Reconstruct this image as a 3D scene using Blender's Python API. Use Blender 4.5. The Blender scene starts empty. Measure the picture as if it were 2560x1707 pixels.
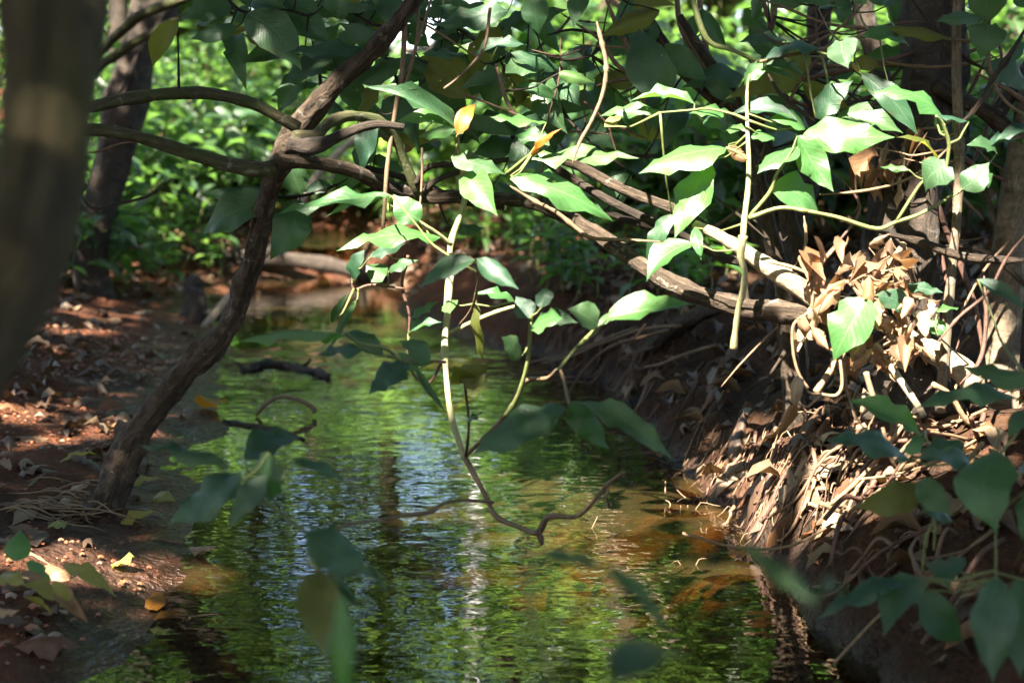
import bpy, math, random
import numpy as np
from mathutils import Vector, Matrix, noise as mnoise

# ------------------------------------------------------------------ camera, sky, sun, exposure
scene = bpy.context.scene
COL = scene.collection
F = 3555.6            # focal length in pixels of the 2560 px wide photograph (50 mm lens)
CAM_H = 0.9
PITCH = math.atan(523.0 / F)
cd = bpy.data.cameras.new('camera'); cam = bpy.data.objects.new('camera', cd); COL.objects.link(cam)
cam.location = (0, 0, CAM_H); cam.rotation_euler = (math.pi / 2 - PITCH, 0, 0)
cd.lens = 50; cd.sensor_width = 36; cd.clip_start = 0.05; cd.clip_end = 1500
cd.dof.use_dof = True; cd.dof.focus_distance = 3.05; cd.dof.aperture_fstop = 3.0
cd.dof.aperture_blades = 7
scene.camera = cam

SUN = Vector((-0.30, -0.55, 0.78)).normalized()      # direction towards the sun
world = bpy.data.worlds.new('World'); scene.world = world; world.use_nodes = True
wn = world.node_tree.nodes; wl = world.node_tree.links; wn.clear()
sky = wn.new('ShaderNodeTexSky'); sky.sky_type = 'NISHITA'; sky.sun_disc = False
sky.sun_elevation = math.asin(SUN.z); sky.sun_rotation = math.atan2(SUN.x, SUN.y)
sky.air_density = 1.0; sky.dust_density = 1.5
bg = wn.new('ShaderNodeBackground'); bg.inputs[1].default_value = 0.062
wo = wn.new('ShaderNodeOutputWorld'); wl.new(sky.outputs[0], bg.inputs[0]); wl.new(bg.outputs[0], wo.inputs[0])
ld = bpy.data.lights.new('sun', 'SUN'); ld.energy = 5.0; ld.angle = math.radians(0.5); ld.color = (1.0, 0.93, 0.80)
sun = bpy.data.objects.new('sun', ld); COL.objects.link(sun)
sun.rotation_euler = SUN.to_track_quat('Z', 'Y').to_euler(); sun.location = (-8, -3, 14)
vs = scene.view_settings
vs.view_transform = 'Standard'; vs.look = 'None'; vs.gamma = 1.0; vs.use_curve_mapping = False
vs.exposure = 3.45
scene.render.engine = 'CYCLES'
cy = scene.cycles
cy.max_bounces = 6; cy.diffuse_bounces = 3; cy.glossy_bounces = 3; cy.transmission_bounces = 4
cy.transparent_max_bounces = 6; cy.caustics_reflective = False; cy.caustics_refractive = False
cy.sample_clamp_indirect = 6.0
cy.use_denoising = True

# ------------------------------------------------------------------ helpers
rng = np.random.default_rng(11); random.seed(5)
ct, st_ = math.cos(PITCH), math.sin(PITCH)
def ray(px, py):
    u = (px - 1280.0) / F; v = (853.5 - py) / F
    return Vector((u, ct + v * st_, -st_ + v * ct))        # axial depth 1
def P(px, py, d):
    return Vector((0, 0, CAM_H)) + ray(px, py) * d
def Gz(px, py, z=0.0):
    r = ray(px, py); return Vector((0, 0, CAM_H)) + r * ((z - CAM_H) / r.z)
REG = {0: (0, 0), 1: (0, 0), 2: (830, 0), 3: (1660, 0), 4: (0, 550), 5: (830, 550), 6: (1660, 550), 7: (0, 1107), 8: (830, 1107), 9: (1660, 1107)}
ZS = 900.0 / 2352.0
def Z(r, x, y):                                            # a traced reading -> photograph pixel (region 0 = already pixels)
    if r == 0: return (x, y)
    return (REG[r][0] + x * ZS, REG[r][1] + y * ZS)
def to_px(p):
    q = Vector(p) - Vector((0, 0, CAM_H))
    d = q.y * ct - q.z * st_; v = q.y * st_ + q.z * ct
    return 1280 + F * q.x / d, 853.5 - F * v / d, d

# ---- value noise on arrays
_perm = rng.permutation(512)
def vnoise(x, y, s=0):
    x = np.asarray(x, float); y = np.asarray(y, float)
    xi = np.floor(x).astype(int); yi = np.floor(y).astype(int); fx = x - xi; fy = y - yi
    fx = fx * fx * (3 - 2 * fx); fy = fy * fy * (3 - 2 * fy)
    def h(a, b): return _perm[(_perm[(a + s * 37) & 511] + b) & 511] / 511.0
    return (h(xi, yi) * (1 - fx) + h(xi + 1, yi) * fx) * (1 - fy) + (h(xi, yi + 1) * (1 - fx) + h(xi + 1, yi + 1) * fx) * fy - 0.5
def fbm(x, y, oct=4, s=0):
    t = 0; a = 1.0
    for i in range(oct):
        t = t + a * vnoise(x, y, s + i); x = x * 2.03 + 7.1; y = y * 2.03 - 3.7; a *= 0.5
    return t

# ---- terrain: the stream bed and its two banks
Lpx = [(60, 1800), (270, 1660), (400, 1560), (545, 1440), (550, 1330), (500, 1200), (470, 1110), (540, 1050), (545, 960), (550, 860), (560, 780), (615, 720), (650, 695)]
Rpx = [(2330, 1800), (2220, 1660), (2110, 1570), (1990, 1470), (1870, 1370), (1775, 1270), (1690, 1185), (1640, 1110), (1590, 1040), (1500, 965), (1380, 900), (1240, 850), (1090, 815), (1010, 760), (975, 705)]
def shore(pts):
    w = sorted([(p.y, p.x) for p in (Gz(*q) for q in pts)])
    return np.array([a for a, b in w]), np.array([b for a, b in w])
LY, LX = shore(Lpx); RY, RX = shore(Rpx)
LY = np.append(LY, [9.3, 9.8, 10.5, 11.3]); LX = np.append(LX, [-1.72, -1.72, -1.95, -2.9])      # the riffle upstream of the log
RY = np.append(RY, [9.3, 9.8, 10.5, 11.3]); RX = np.append(RX, [-.92, -.95, -1.12, -1.95])
UP = 0.17                                                   # the upper pool lies this much higher
def height(x, y):
    x = np.asarray(x, float); y = np.asarray(y, float)
    wob = 0.08 * fbm(x * 2.1, y * 2.1, 3, 3) + 0.12 * fbm(x * 4.5, y * 4.5, 4, 9)
    dl = np.interp(y, LY, LX) - x + wob; dr = x - np.interp(y, RY, RX) + wob
    far = np.clip((y - 10.9) / 1.2, 0, 1)                   # beyond the riffle the brook has turned away
    lf = dl > dr; dl = np.where((far > 0) & lf, np.maximum(dl, far * 3), dl); dr = np.where((far > 0) & ~lf, np.maximum(dr, far * 3), dr)
    near = np.clip((1.6 - y) / 1.2, 0, 1)
    inside = np.minimum(-dl, -dr)
    bed = -0.20 * np.where(dl > dr, np.clip(inside / 0.55, 0, 1) ** 1.4, np.clip(inside / 0.4, 0, 1)) + 0.03 * fbm(x * 3, y * 3, 3, 5) * np.clip(inside / 0.2, 0, 1)
    a = np.maximum(dl, 0)
    left = 0.09 * (1 - np.exp(-(a / 0.55) ** 1.5)) + 0.03 * np.minimum(a, .5) + 0.075 * np.clip(a - .5, 0, 4.5) + np.clip(a / 0.12, 0.3, 1) * (0.030 * fbm(x * 2.4, y * 2.4, 4, 1) + 0.022 * fbm(x * 9, y * 9, 4, 2))
    left = left * (1 - .55 * np.exp(-((y - 8.8) / .6) ** 2) * (a < 1.5))
    b = np.maximum(dr, 0)
    steep = np.interp(y, [0, 2.2, 5.5, 7.5, 9], [1.0, 1.0, 0.85, 0.5, 0.4])
    right = steep * 0.33 * (1 - np.exp(-b / 0.20)) + 0.085 * np.minimum(b, 5) + np.clip(b / 0.2, 0, 1) * (0.07 * fbm(x * 2.6, y * 2.6, 4, 6) + 0.055 * fbm(x * 9, y * 9, 4, 7))
    h = np.where(inside > 0, bed, np.where(dl > dr, left, np.maximum(right, 0.5 * np.minimum(b, 0.06))))
    st = np.clip((y - 8.5 - .15 * (x + 1.3)) / .55, 0, 1); st = st * st * (3 - 2 * st)
    h = h + (UP + .03 * np.clip(inside, 0, 1)) * st
    h = h + 0.10 * np.maximum(y - 11.5, 0) * (y < 40) + 2.85 * (y >= 40)
    h = h - 0.0 * near
    return h
def hz(x, y): return float(height(np.array([x]), np.array([y]))[0])
def Gr(px, py):                                            # where the sight line of a pixel meets the ground or the water
    r = ray(px, py); t = 0.8; o = Vector((0, 0, CAM_H)); prev = t
    ts = np.linspace(0.8, 24, 900); xs = r.x * ts; ys = r.y * ts; zs = CAM_H + r.z * ts
    below = zs < np.maximum(height(xs, ys), np.where(ys > 9.05, UP, 0.0))
    i = int(np.argmax(below)) if below.any() else len(ts) - 1
    return o + r * float(ts[i])

# ---- objects
def tag(o, label, cat, group=None, kind=None):
    o['label'] = label; o['category'] = cat
    if group: o['group'] = group
    if kind: o['kind'] = kind
    return o
def thing(name, loc, label, cat, group=None):
    o = bpy.data.objects.new(name, None); COL.objects.link(o); o.location = loc; o.empty_display_size = 0.05
    return tag(o, label, cat, group)
def link(o, parent):
    COL.objects.link(o)
    if parent is not None:
        o.parent = parent
        if parent.type == 'EMPTY': o.matrix_parent_inverse = Matrix.Translation(-Vector(parent.location))
        elif parent.get('_m'): o.matrix_parent_inverse = parent.matrix_basis.inverted()
    return o
def make_mesh(name, V, Fc, mat, uv=None, rnd=None, smooth=True):
    me = bpy.data.meshes.new(name)
    V = np.asarray(V, np.float32); Fc = np.asarray(Fc, np.int32); k = Fc.shape[1]
    me.vertices.add(len(V)); me.vertices.foreach_set('co', V.ravel())
    me.loops.add(Fc.size); me.loops.foreach_set('vertex_index', Fc.ravel())
    me.polygons.add(len(Fc)); me.polygons.foreach_set('loop_start', np.arange(0, Fc.size, k, dtype=np.int32))
    me.polygons.foreach_set('loop_total', np.full(len(Fc), k, np.int32))
    if uv is not None:
        l = me.uv_layers.new(name='UVMap'); l.data.foreach_set('uv', np.asarray(uv, np.float32)[Fc.ravel()].ravel())
    if rnd is not None:
        a = me.attributes.new('rnd', 'FLOAT', 'POINT'); a.data.foreach_set('value', np.asarray(rnd, np.float32))
    me.update(calc_edges=True)
    if smooth: me.polygons.foreach_set('use_smooth', np.ones(len(Fc), bool))
    if mat is not None: me.materials.append(mat)
    return me
def obj(name, me, parent=None, M=None):
    o = bpy.data.objects.new(name, me)
    if M is not None: o.matrix_basis = M
    return link(o, parent)

# ---- tubes
def catmull(pts, rad, n):
    pts = np.array(pts, float); rad = np.array(rad, float)
    p = np.vstack([2 * pts[0] - pts[1], pts, 2 * pts[-1] - pts[-2]]); r = np.concatenate([[rad[0]], rad, [rad[-1]]])
    out, ro = [], []
    for i in range(1, len(p) - 2):
        for t in np.arange(n) / n:
            a = p[i - 1]; b = p[i]; c = p[i + 1]; e = p[i + 2]
            out.append(0.5 * (2 * b + (c - a) * t + (2 * a - 5 * b + 4 * c - e) * t * t + (3 * b - a - 3 * c + e) * t ** 3))
            ro.append(r[i] * (1 - t) + r[i + 1] * t)
    out.append(p[-2]); ro.append(r[-2])
    return np.array(out), np.array(ro)
def tube_arrays(pts, rad, sides=8, sub=4, rough=0.0, knot=0.0, seed=0):
    c, r = catmull(pts, rad, sub) if len(pts) > 2 or sub > 1 else (np.array(pts, float), np.array(rad, float))
    n = len(c); T = np.gradient(c, axis=0); T /= np.linalg.norm(T, axis=1)[:, None] + 1e-9
    ref = np.array([0.31, 0.2, 0.93]) if abs(T[0][2]) < 0.9 else np.array([1.0, 0.1, 0])
    N = np.cross(T[0], ref); N /= np.linalg.norm(N); Ns = []
    for i in range(n):
        N = N - T[i] * N.dot(T[i]); N /= np.linalg.norm(N); Ns.append(N)
    Ns = np.array(Ns); B = np.cross(T, Ns)
    g = np.random.default_rng(seed)
    if knot: r = r * (1 + knot * np.clip(g.normal(size=n), -0.6, 2.2) * (g.random(n) < 0.35))
    ang = np.linspace(0, 2 * math.pi, sides, endpoint=False)
    L = np.concatenate([[0], np.cumsum(np.linalg.norm(np.diff(c, axis=0), axis=1))])
    rr = r[:, None] * np.ones(sides)[None]
    if rough:
        s0 = seed * 1.37
        rr = rr * (1 + rough * fbm(np.cos(ang)[None] * 1.6 + s0 + 0 * L[:, None], np.sin(ang)[None] * 1.6 + L[:, None] / (r.mean() * 3.0), 3, seed % 17) * 1.6)
    V = c[:, None, :] + (np.cos(ang)[None, :, None] * Ns[:, None, :] + np.sin(ang)[None, :, None] * B[:, None, :]) * rr[:, :, None]
    V = V.reshape(-1, 3)
    i = np.arange(n - 1)[:, None] * sides; j = np.arange(sides)[None]; j2 = (j + 1) % sides
    Q = np.stack([i + j, i + j2, i + sides + j2, i + sides + j], -1).reshape(-1, 4)
    # end caps as degenerate-free fans with a middle vertex
    V = np.vstack([V, c[0] - T[0] * r[0] * 0.3, c[-1] + T[-1] * r[-1] * 0.3]); a = len(V) - 2; b = a + 1; e = (n - 1) * sides
    jj = np.arange(0, sides, 2)
    cap0 = np.stack([np.full(len(jj), a), (jj + 2) % sides, (jj + 1) % sides, jj], -1)
    cap1 = np.stack([np.full(len(jj), b), e + jj, e + (jj + 1) % sides, e + (jj + 2) % sides], -1)
    Q = np.vstack([Q, cap0, cap1])
    uv = np.zeros((len(V), 2)); uv[:n * sides, 0] = np.repeat(L, sides); uv[:n * sides, 1] = np.tile(ang / 6.2832, n)
    return V, Q, uv
def tube(name, pts, rad, mat, parent=None, sides=8, sub=4, rough=0.0, knot=0.0, seed=None):
    sd = random.randrange(9999) if seed is None else seed
    V, Q, uv = tube_arrays([tuple(p) for p in pts], rad, sides, sub, rough, knot, sd)
    return obj(name, make_mesh(name, V, Q, mat, uv), parent)
def tracep(r, pts, d):                                      # [(x, y, width)] of a traced stem -> points, radii; d: depth or list
    n = len(pts)
    if not isinstance(d, (list, tuple)): d = [d] * n
    elif len(d) != n: d = list(np.interp(np.linspace(0, 1, n), np.linspace(0, 1, len(d)), d))
    s = 1.0 if r == 0 else ZS
    out, rad = [], []
    for (x, y, w), dd in zip(pts, d):
        out.append(P(*Z(r, x, y), dd)); rad.append(w * s * dd / F / 2)
    return out, rad

# ---- leaves: local x 0..1 base to tip, y -0.5..0.5, z up; base and tip stay at z = 0
PROF = {
    'a': ([0, .04, .12, .22, .34, .46, .58, .69, .79, .88, .95, 1], [.06, .34, .68, .91, 1, .97, .85, .66, .43, .20, .08, 0.0]),
    'c': ([0, .05, .13, .24, .36, .48, .60, .71, .81, .90, .96, 1], [.05, .28, .58, .85, .98, 1, .90, .71, .46, .20, .07, 0.0]),
    'h': ([0, .05, .16, .33, .5, .66, .8, .91, 1], [.62, .90, 1.0, .95, .78, .52, .26, .08, 0.0]),
    'd': ([0, .04, .12, .24, .38, .52, .65, .77, .87, .95, 1], [.08, .38, .68, .90, 1, .98, .88, .70, .45, .20, 0.0])}
def leaf_arrays(kind='a', arch=.10, fold=.16, wave=.02, nx=0, ny=5, seed=0, curl=0.0, twist=0.0):
    g = np.random.default_rng(seed)
    xs = np.array(PROF[kind][0]) if nx == 0 else np.linspace(0, 1, nx) ** 0.95
    ws = np.interp(xs, *PROF[kind]); ws[-1] = 0.004
    vs_ = np.linspace(-1, 1, ny); V = []; UV = []
    ph = g.random(4) * 6.28; bend = g.normal() * 0.075
    for x, w in zip(xs, ws):
        for v in vs_:
            lob = -0.13 * math.sin(math.pi * min(1, abs(v) * 1.05)) * max(0, 1 - x / .3) ** 2 if kind == 'h' else 0
            edge = wave * abs(v) ** 2 * (math.sin(x * 15 + ph[0 if v > 0 else 1]) + .5 * math.sin(x * 27 + ph[2]))
            wr = w * (1 + 0.05 * math.sin(x * 19 + ph[3] + v) * abs(v))
            y = v * .5 * wr
            z = 4 * arch * x * (1 - x) + fold * abs(v) * w * .5 + edge * w * 1.6 - curl * (v * v) * w * .5
            y2 = y * (1 - 0.35 * min(1, curl) * abs(v)) + bend * math.sin(math.pi * x)
            tw = twist * (x - .5); yy = y2 * math.cos(tw) - z * math.sin(tw) * .4; zz = z * math.cos(tw) + y2 * math.sin(tw)
            if x == 0 or x == 1: zz = zz * (1 if x == 0 else 0)
            V.append((x + lob, yy, zz)); UV.append((x, v * .5 + .5))
    n = len(xs); i = np.arange(n - 1)[:, None] * ny; j = np.arange(ny - 1)[None]
    Q = np.stack([i + j, i + ny + j, i + ny + j + 1, i + j + 1], -1).reshape(-1, 4)
    return np.array(V), Q, np.array(UV)
_leafmesh = {}
def leaf_mesh(kind, mat, var=0):
    k = (kind, mat.name, var)
    if k not in _leafmesh:
        g = np.random.default_rng(var * 7 + 3)
        if mat.name.startswith('dry'):
            V, Q, uv = leaf_arrays(kind, g.uniform(-.15, .25), g.uniform(-.2, .9), .09, 8, 5, var + 50, g.uniform(-.8, .9), g.uniform(-1.3, 1.3))
        else:
            V, Q, uv = leaf_arrays(kind, g.uniform(-.02, .17), g.uniform(.05, .36), g.uniform(.015, .055), 0, 5, var, g.uniform(0, .3), g.uniform(-.35, .35))
        _leafmesh[k] = make_mesh('leaf', V, Q, mat, uv)
    return _leafmesh[k]
def frame(base, tip, normal, width):
    ax = Vector(tip) - Vector(base); L = ax.length; ax = ax / max(L, 1e-6)
    n = Vector(normal); n = n - ax * n.dot(ax)
    if n.length < 1e-3: n = Vector((0.3, -1, 0.2)); n = n - ax * n.dot(ax)
    n.normalize(); s = n.cross(ax)
    M = Matrix(((ax.x * L, s.x * width, n.x * L, base[0]), (ax.y * L, s.y * width, n.y * L, base[1]), (ax.z * L, s.z * width, n.z * L, base[2]), (0, 0, 0, 1)))
    return M
def bulk(name, Ms, tpl, mat, parent=None, kind='stuff', seed=0):   # many leaves joined into one mesh
    V, Q, uv = tpl; Ms = np.asarray(Ms, float); n = len(Ms)
    VV = np.einsum('nij,kj->nki', Ms[:, :3, :3], V) + Ms[:, None, :3, 3]
    QQ = Q[None] + (np.arange(n) * len(V))[:, None, None]
    g = np.random.default_rng(seed)
    me = make_mesh(name, VV.reshape(-1, 3), QQ.reshape(-1, 4), mat, np.tile(uv, (n, 1)), np.repeat(g.random(n), len(V)))
    o = obj(name, me, parent); o['kind'] = kind
    return o
def frames_np(base, ax, nor, L, W):                          # vectorised frame()
    ax = ax / np.linalg.norm(ax, axis=1)[:, None]; nor = nor - ax * (nor * ax).sum(1)[:, None]
    nor = nor / (np.linalg.norm(nor, axis=1)[:, None] + 1e-9); s = np.cross(nor, ax)
    M = np.zeros((len(base), 4, 4)); M[:, :3, 0] = ax * L[:, None]; M[:, :3, 1] = s * W[:, None]; M[:, :3, 2] = nor * L[:, None]; M[:, :3, 3] = base; M[:, 3, 3] = 1
    return M

# ------------------------------------------------------------------ materials
class N:
    def __init__(s, name):
        s.m = bpy.data.materials.new(name); s.m.use_nodes = True; s.t = s.m.node_tree; s.t.nodes.clear()
        s.out = s.t.nodes.new('ShaderNodeOutputMaterial')
    def n(s, typ, **kw):
        x = s.t.nodes.new('ShaderNode' + typ); ins = kw.pop('i', {})
        for k, v in kw.items(): setattr(x, k, v)
        for k, v in ins.items():
            if hasattr(v, 'is_linked') or isinstance(v, bpy.types.NodeSocket): s.t.links.new(v, x.inputs[k])
            else: x.inputs[k].default_value = v
        return x
    def math(s, op, a, b=0.0, c=None, clamp=False):
        d = {0: a, 1: b}
        if c is not None: d[2] = c
        return s.n('Math', operation=op, use_clamp=clamp, i=d).outputs[0]
    def mix(s, f, a, b, mode='MIX'):
        x = s.n('Mix', data_type='RGBA', blend_type=mode); 
        for idx, v in ((0, f), (6, a), (7, b)):
            if isinstance(v, bpy.types.NodeSocket): s.t.links.new(v, x.inputs[idx])
            else: x.inputs[idx].default_value = v if idx == 0 else (tuple(v) + (1,) if len(v) == 3 else v)
        return x.outputs[2]
    def ramp(s, f, stops, interp='LINEAR'):
        x = s.n('ValToRGB', i={0: f}); r = x.color_ramp; r.interpolation = interp
        while len(r.elements) < len(stops): r.elements.new(0.5)
        for e, (p, c) in zip(r.elements, stops): e.position = p; e.color = tuple(c) + (1,) if len(c) == 3 else c
        return x.outputs[0]
    def noise(s, scale, detail=4, vec=None, rough=.55, dist=0.0):
        i = {'Scale': scale, 'Detail': detail, 'Roughness': rough, 'Distortion': dist}
        if vec is not None: i['Vector'] = vec
        return s.n('TexNoise', i=i).outputs[0]
    def bump(s, h, strength, dist=0.01): return s.n('Bump', i={'Height': h, 'Strength': strength, 'Distance': dist}).outputs[0]
    def done(s, sh): s.t.links.new(sh, s.out.inputs[0]); return s.m

def rnd_value(k):                                            # per leaf: object random plus the stored per-leaf number
    a = k.n('Attribute', attribute_name='rnd').outputs['Fac']; b = k.n('ObjectInfo').outputs['Random']
    return k.math('FRACT', k.math('ADD', a, b))
def leaf_material(name, cols, trans, tmix=.38, rough=.38, spots=0.0, veins=True, spec=.5):
    k = N(name); r = rnd_value(k)
    uv = k.n('UVMap').outputs[0]; sep = k.n('SeparateXYZ', i={0: uv}); u, v = sep.outputs[0], sep.outputs[1]
    across = k.math('ABSOLUTE', k.math('SUBTRACT', v, .5))
    base = k.ramp(r, [(i / (len(cols) - 1) if len(cols) > 1 else 0, c) for i, c in enumerate(cols)])
    ob = k.n('TexCoord').outputs['Object']
    mott = k.noise(7, 4, ob); base = k.mix(k.math('MULTIPLY', mott, .55), base, k.mix(1.0, base, (.45, .5, .4), 'MULTIPLY'))
    tcol = k.mix(k.math('MULTIPLY', r, .6), trans, tuple(c * .6 for c in trans))
    nrm = None
    if veins:
        mid = k.math('SUBTRACT', 1.0, k.math('MULTIPLY', across, 34), clamp=True)
        sv = k.math('SINE', k.math('MULTIPLY', k.math('SUBTRACT', u, k.math('MULTIPLY', across, .55)), 62.0))
        side = k.math('MULTIPLY', k.math('SUBTRACT', sv, .86), 6.0, clamp=True)
        vein = k.math('MAXIMUM', mid, k.math('MULTIPLY', side, .6))
        base = k.mix(k.math('MULTIPLY', vein, .8), base, k.mix(1.0, base, (2.6, 2.0, 2.2), 'MULTIPLY'))
        tcol = k.mix(k.math('MULTIPLY', vein, .6), tcol, tuple(c * .45 for c in trans))
        hgt = k.math('ADD', k.math('MULTIPLY', vein, -.5), k.math('ADD', k.math('MULTIPLY', k.math('ABSOLUTE', sv), .35), k.math('MULTIPLY', mott, .5)))
        nrm = k.bump(hgt, .30, .003)
    if spots:
        sp = k.n('TexVoronoi', i={'Vector': ob, 'Scale': 16.0}).outputs['Distance']
        m = k.math('LESS_THAN', sp, .10); base = k.mix(k.math('MULTIPLY', m, spots), base, (.30, .30, .16))
    if veins:                                                # brown eaten margins and blotches
        bl = k.math('ADD', k.noise(5, 5, ob, .7), k.math('MULTIPLY', across, .35))
        base = k.mix(k.math('MULTIPLY', k.ramp(bl, [(.74, (0, 0, 0)), (.80, (1, 1, 1))]), .75), base, (.13, .075, .03))
    i = {'Base Color': base, 'Roughness': k.math('ADD', rough - .1, k.math('MULTIPLY', mott, .25)), 'Specular IOR Level': spec}
    if nrm is not None: i['Normal'] = nrm
    p = k.n('BsdfPrincipled', i=i).outputs[0]; t = k.n('BsdfTranslucent', i={0: tcol}).outputs[0]
    sh = k.n('MixShader', i={0: tmix, 1: p, 2: t}).outputs[0]
    if veins:                                                # insect holes
        vo = k.n('TexVoronoi', i={'Vector': ob, 'Scale': 7.0}).outputs['Distance']
        hole = k.math('MULTIPLY', k.math('LESS_THAN', k.math('ADD', vo, k.math('MULTIPLY', mott, .08)), .11), k.math('GREATER_THAN', k.noise(1.6, 1, ob), .52))
        sh = k.n('MixShader', i={0: hole, 1: sh, 2: k.n('BsdfTransparent').outputs[0]}).outputs[0]
    return k.done(sh)

M_LEAF = {
    'g': leaf_material('green leaf', [(.016, .050, .026), (.034, .088, .034), (.020, .060, .036), (.050, .105, .036), (.024, .066, .026)], (.10, .24, .025), .32, .42, .7, spec=.5),
    'l': leaf_material('young and sunlit green leaf', [(.048, .135, .040), (.070, .175, .042), (.040, .115, .042), (.085, .165, .045)], (.17, .42, .045), .34, .36, .5, spec=.55),  # young green, also given to sunlit leaves; sunlight put into the tone
    'o': leaf_material('olive leaf', [(.085, .105, .018), (.075, .090, .016)], (.30, .28, .03), .5, .5, .4),
    'y': leaf_material('yellow leaf', [(.30, .25, .05), (.26, .27, .07)], (.5, .42, .06), .4, .5, .6),
    'n': leaf_material('orange leaf', [(.34, .13, .018), (.40, .17, .02)], (.62, .24, .02), .5, .42, .3, veins=False),
    'b': leaf_material('dry brown leaf', [(.22, .12, .06), (.34, .22, .13), (.10, .05, .028), (.42, .31, .20), (.28, .15, .07), (.15, .075, .035)], (.36, .17, .06), .28, .6, .2),
    'f': leaf_material('dry fallen leaf', [(.045, .025, .015), (.10, .058, .032), (.14, .07, .03), (.07, .036, .02), (.20, .14, .085), (.06, .036, .025), (.15, .055, .018)], (.2, .1, .03), .12, .55, .2),
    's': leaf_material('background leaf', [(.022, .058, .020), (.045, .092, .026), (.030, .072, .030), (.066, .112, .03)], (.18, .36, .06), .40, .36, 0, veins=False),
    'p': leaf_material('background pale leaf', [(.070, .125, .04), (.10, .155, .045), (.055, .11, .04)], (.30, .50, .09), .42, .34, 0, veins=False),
    'k': leaf_material('canopy leaf', [(.03, .085, .025), (.045, .11, .03)], (.10, .22, .03), .28, .45, 0, veins=False),
}
def bark_material(name, dark, light, scale=1.0, lich=0.0, rough=.85, bump=.7, green=None):
    k = N(name); ob = k.n('TexCoord').outputs['Object']; uv = k.n('UVMap').outputs[0]
    mp = k.n('Mapping', i={0: uv, 'Scale': (30 * scale, 9.0, 1)}).outputs[0]
    ridges = k.noise(1.0, 6, mp, .65, .6); fine = k.noise(60 * scale, 4, ob); big = k.noise(7 * scale, 4, ob)
    c = k.mix(k.ramp(ridges, [(.35, (0, 0, 0)), (.65, (1, 1, 1))]), dark, light)
    c = k.mix(k.math('MULTIPLY', big, .6), c, k.mix(1.0, c, (.4, .38, .36), 'MULTIPLY'))
    if green: c = k.mix(k.math('MULTIPLY', k.ramp(big, [(.45, (0, 0, 0)), (.62, (1, 1, 1))]), .7), c, green)
    if lich:
        m = k.ramp(k.noise(24 * scale, 5, ob, .7, .8), [(.60, (0, 0, 0)), (.66, (1, 1, 1))]); c = k.mix(k.math('MULTIPLY', m, lich), c, (.38, .36, .30))
    h = k.math('ADD', k.math('MULTIPLY', ridges, 1.0), k.math('MULTIPLY', fine, .4))
    p = k.n('BsdfPrincipled', i={'Base Color': c, 'Roughness': rough, 'Specular IOR Level': .25, 'Normal': k.bump(h, bump, .012 / scale)}).outputs[0]
    return k.done(p)
M_BARK = bark_material('brown bark', (.022, .015, .010), (.115, .080, .054), 1.0, .35, bump=1.0)
M_BARKD = bark_material('dark bark', (.014, .011, .009), (.070, .050, .036), 1.0, .15)
M_BARKG = bark_material('green grey bark', (.040, .036, .018), (.095, .085, .042), 1.2, .3, green=(.05, .065, .018))
M_BARKL = bark_material('pale tan bark', (.20, .15, .095), (.46, .36, .25), 1.5, .25, .7, .5)
M_BARKM = bark_material('mottled tan bark', (.075, .055, .036), (.24, .18, .12), 1.5, .3, .8, .6)
M_TWIG = bark_material('tan twig', (.09, .055, .032), (.24, .16, .095), 3.0, 0, .6, .4)
M_TWIGR = bark_material('reddish twig', (.060, .030, .022), (.16, .085, .060), 3.0, 0, .55, .4)
M_STEM = bark_material('green stem', (.10, .13, .035), (.20, .21, .085), 3.0, 0, .45, .3)
M_STEMP = bark_material('pale green stem', (.20, .20, .09), (.36, .32, .17), 3.0, 0, .5, .3)
M_ROOT = bark_material('root', (.055, .032, .020), (.19, .115, .065), 2.5, 0, .6, .5)
M_STRAW = bark_material('straw rootlet', (.13, .080, .045), (.34, .23, .135), 4.0, 0, .6, .3)
M_WHITE = bark_material('pale grey bark', (.42, .42, .44), (.62, .62, .64), 1.0, .2, .7, .3)

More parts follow.
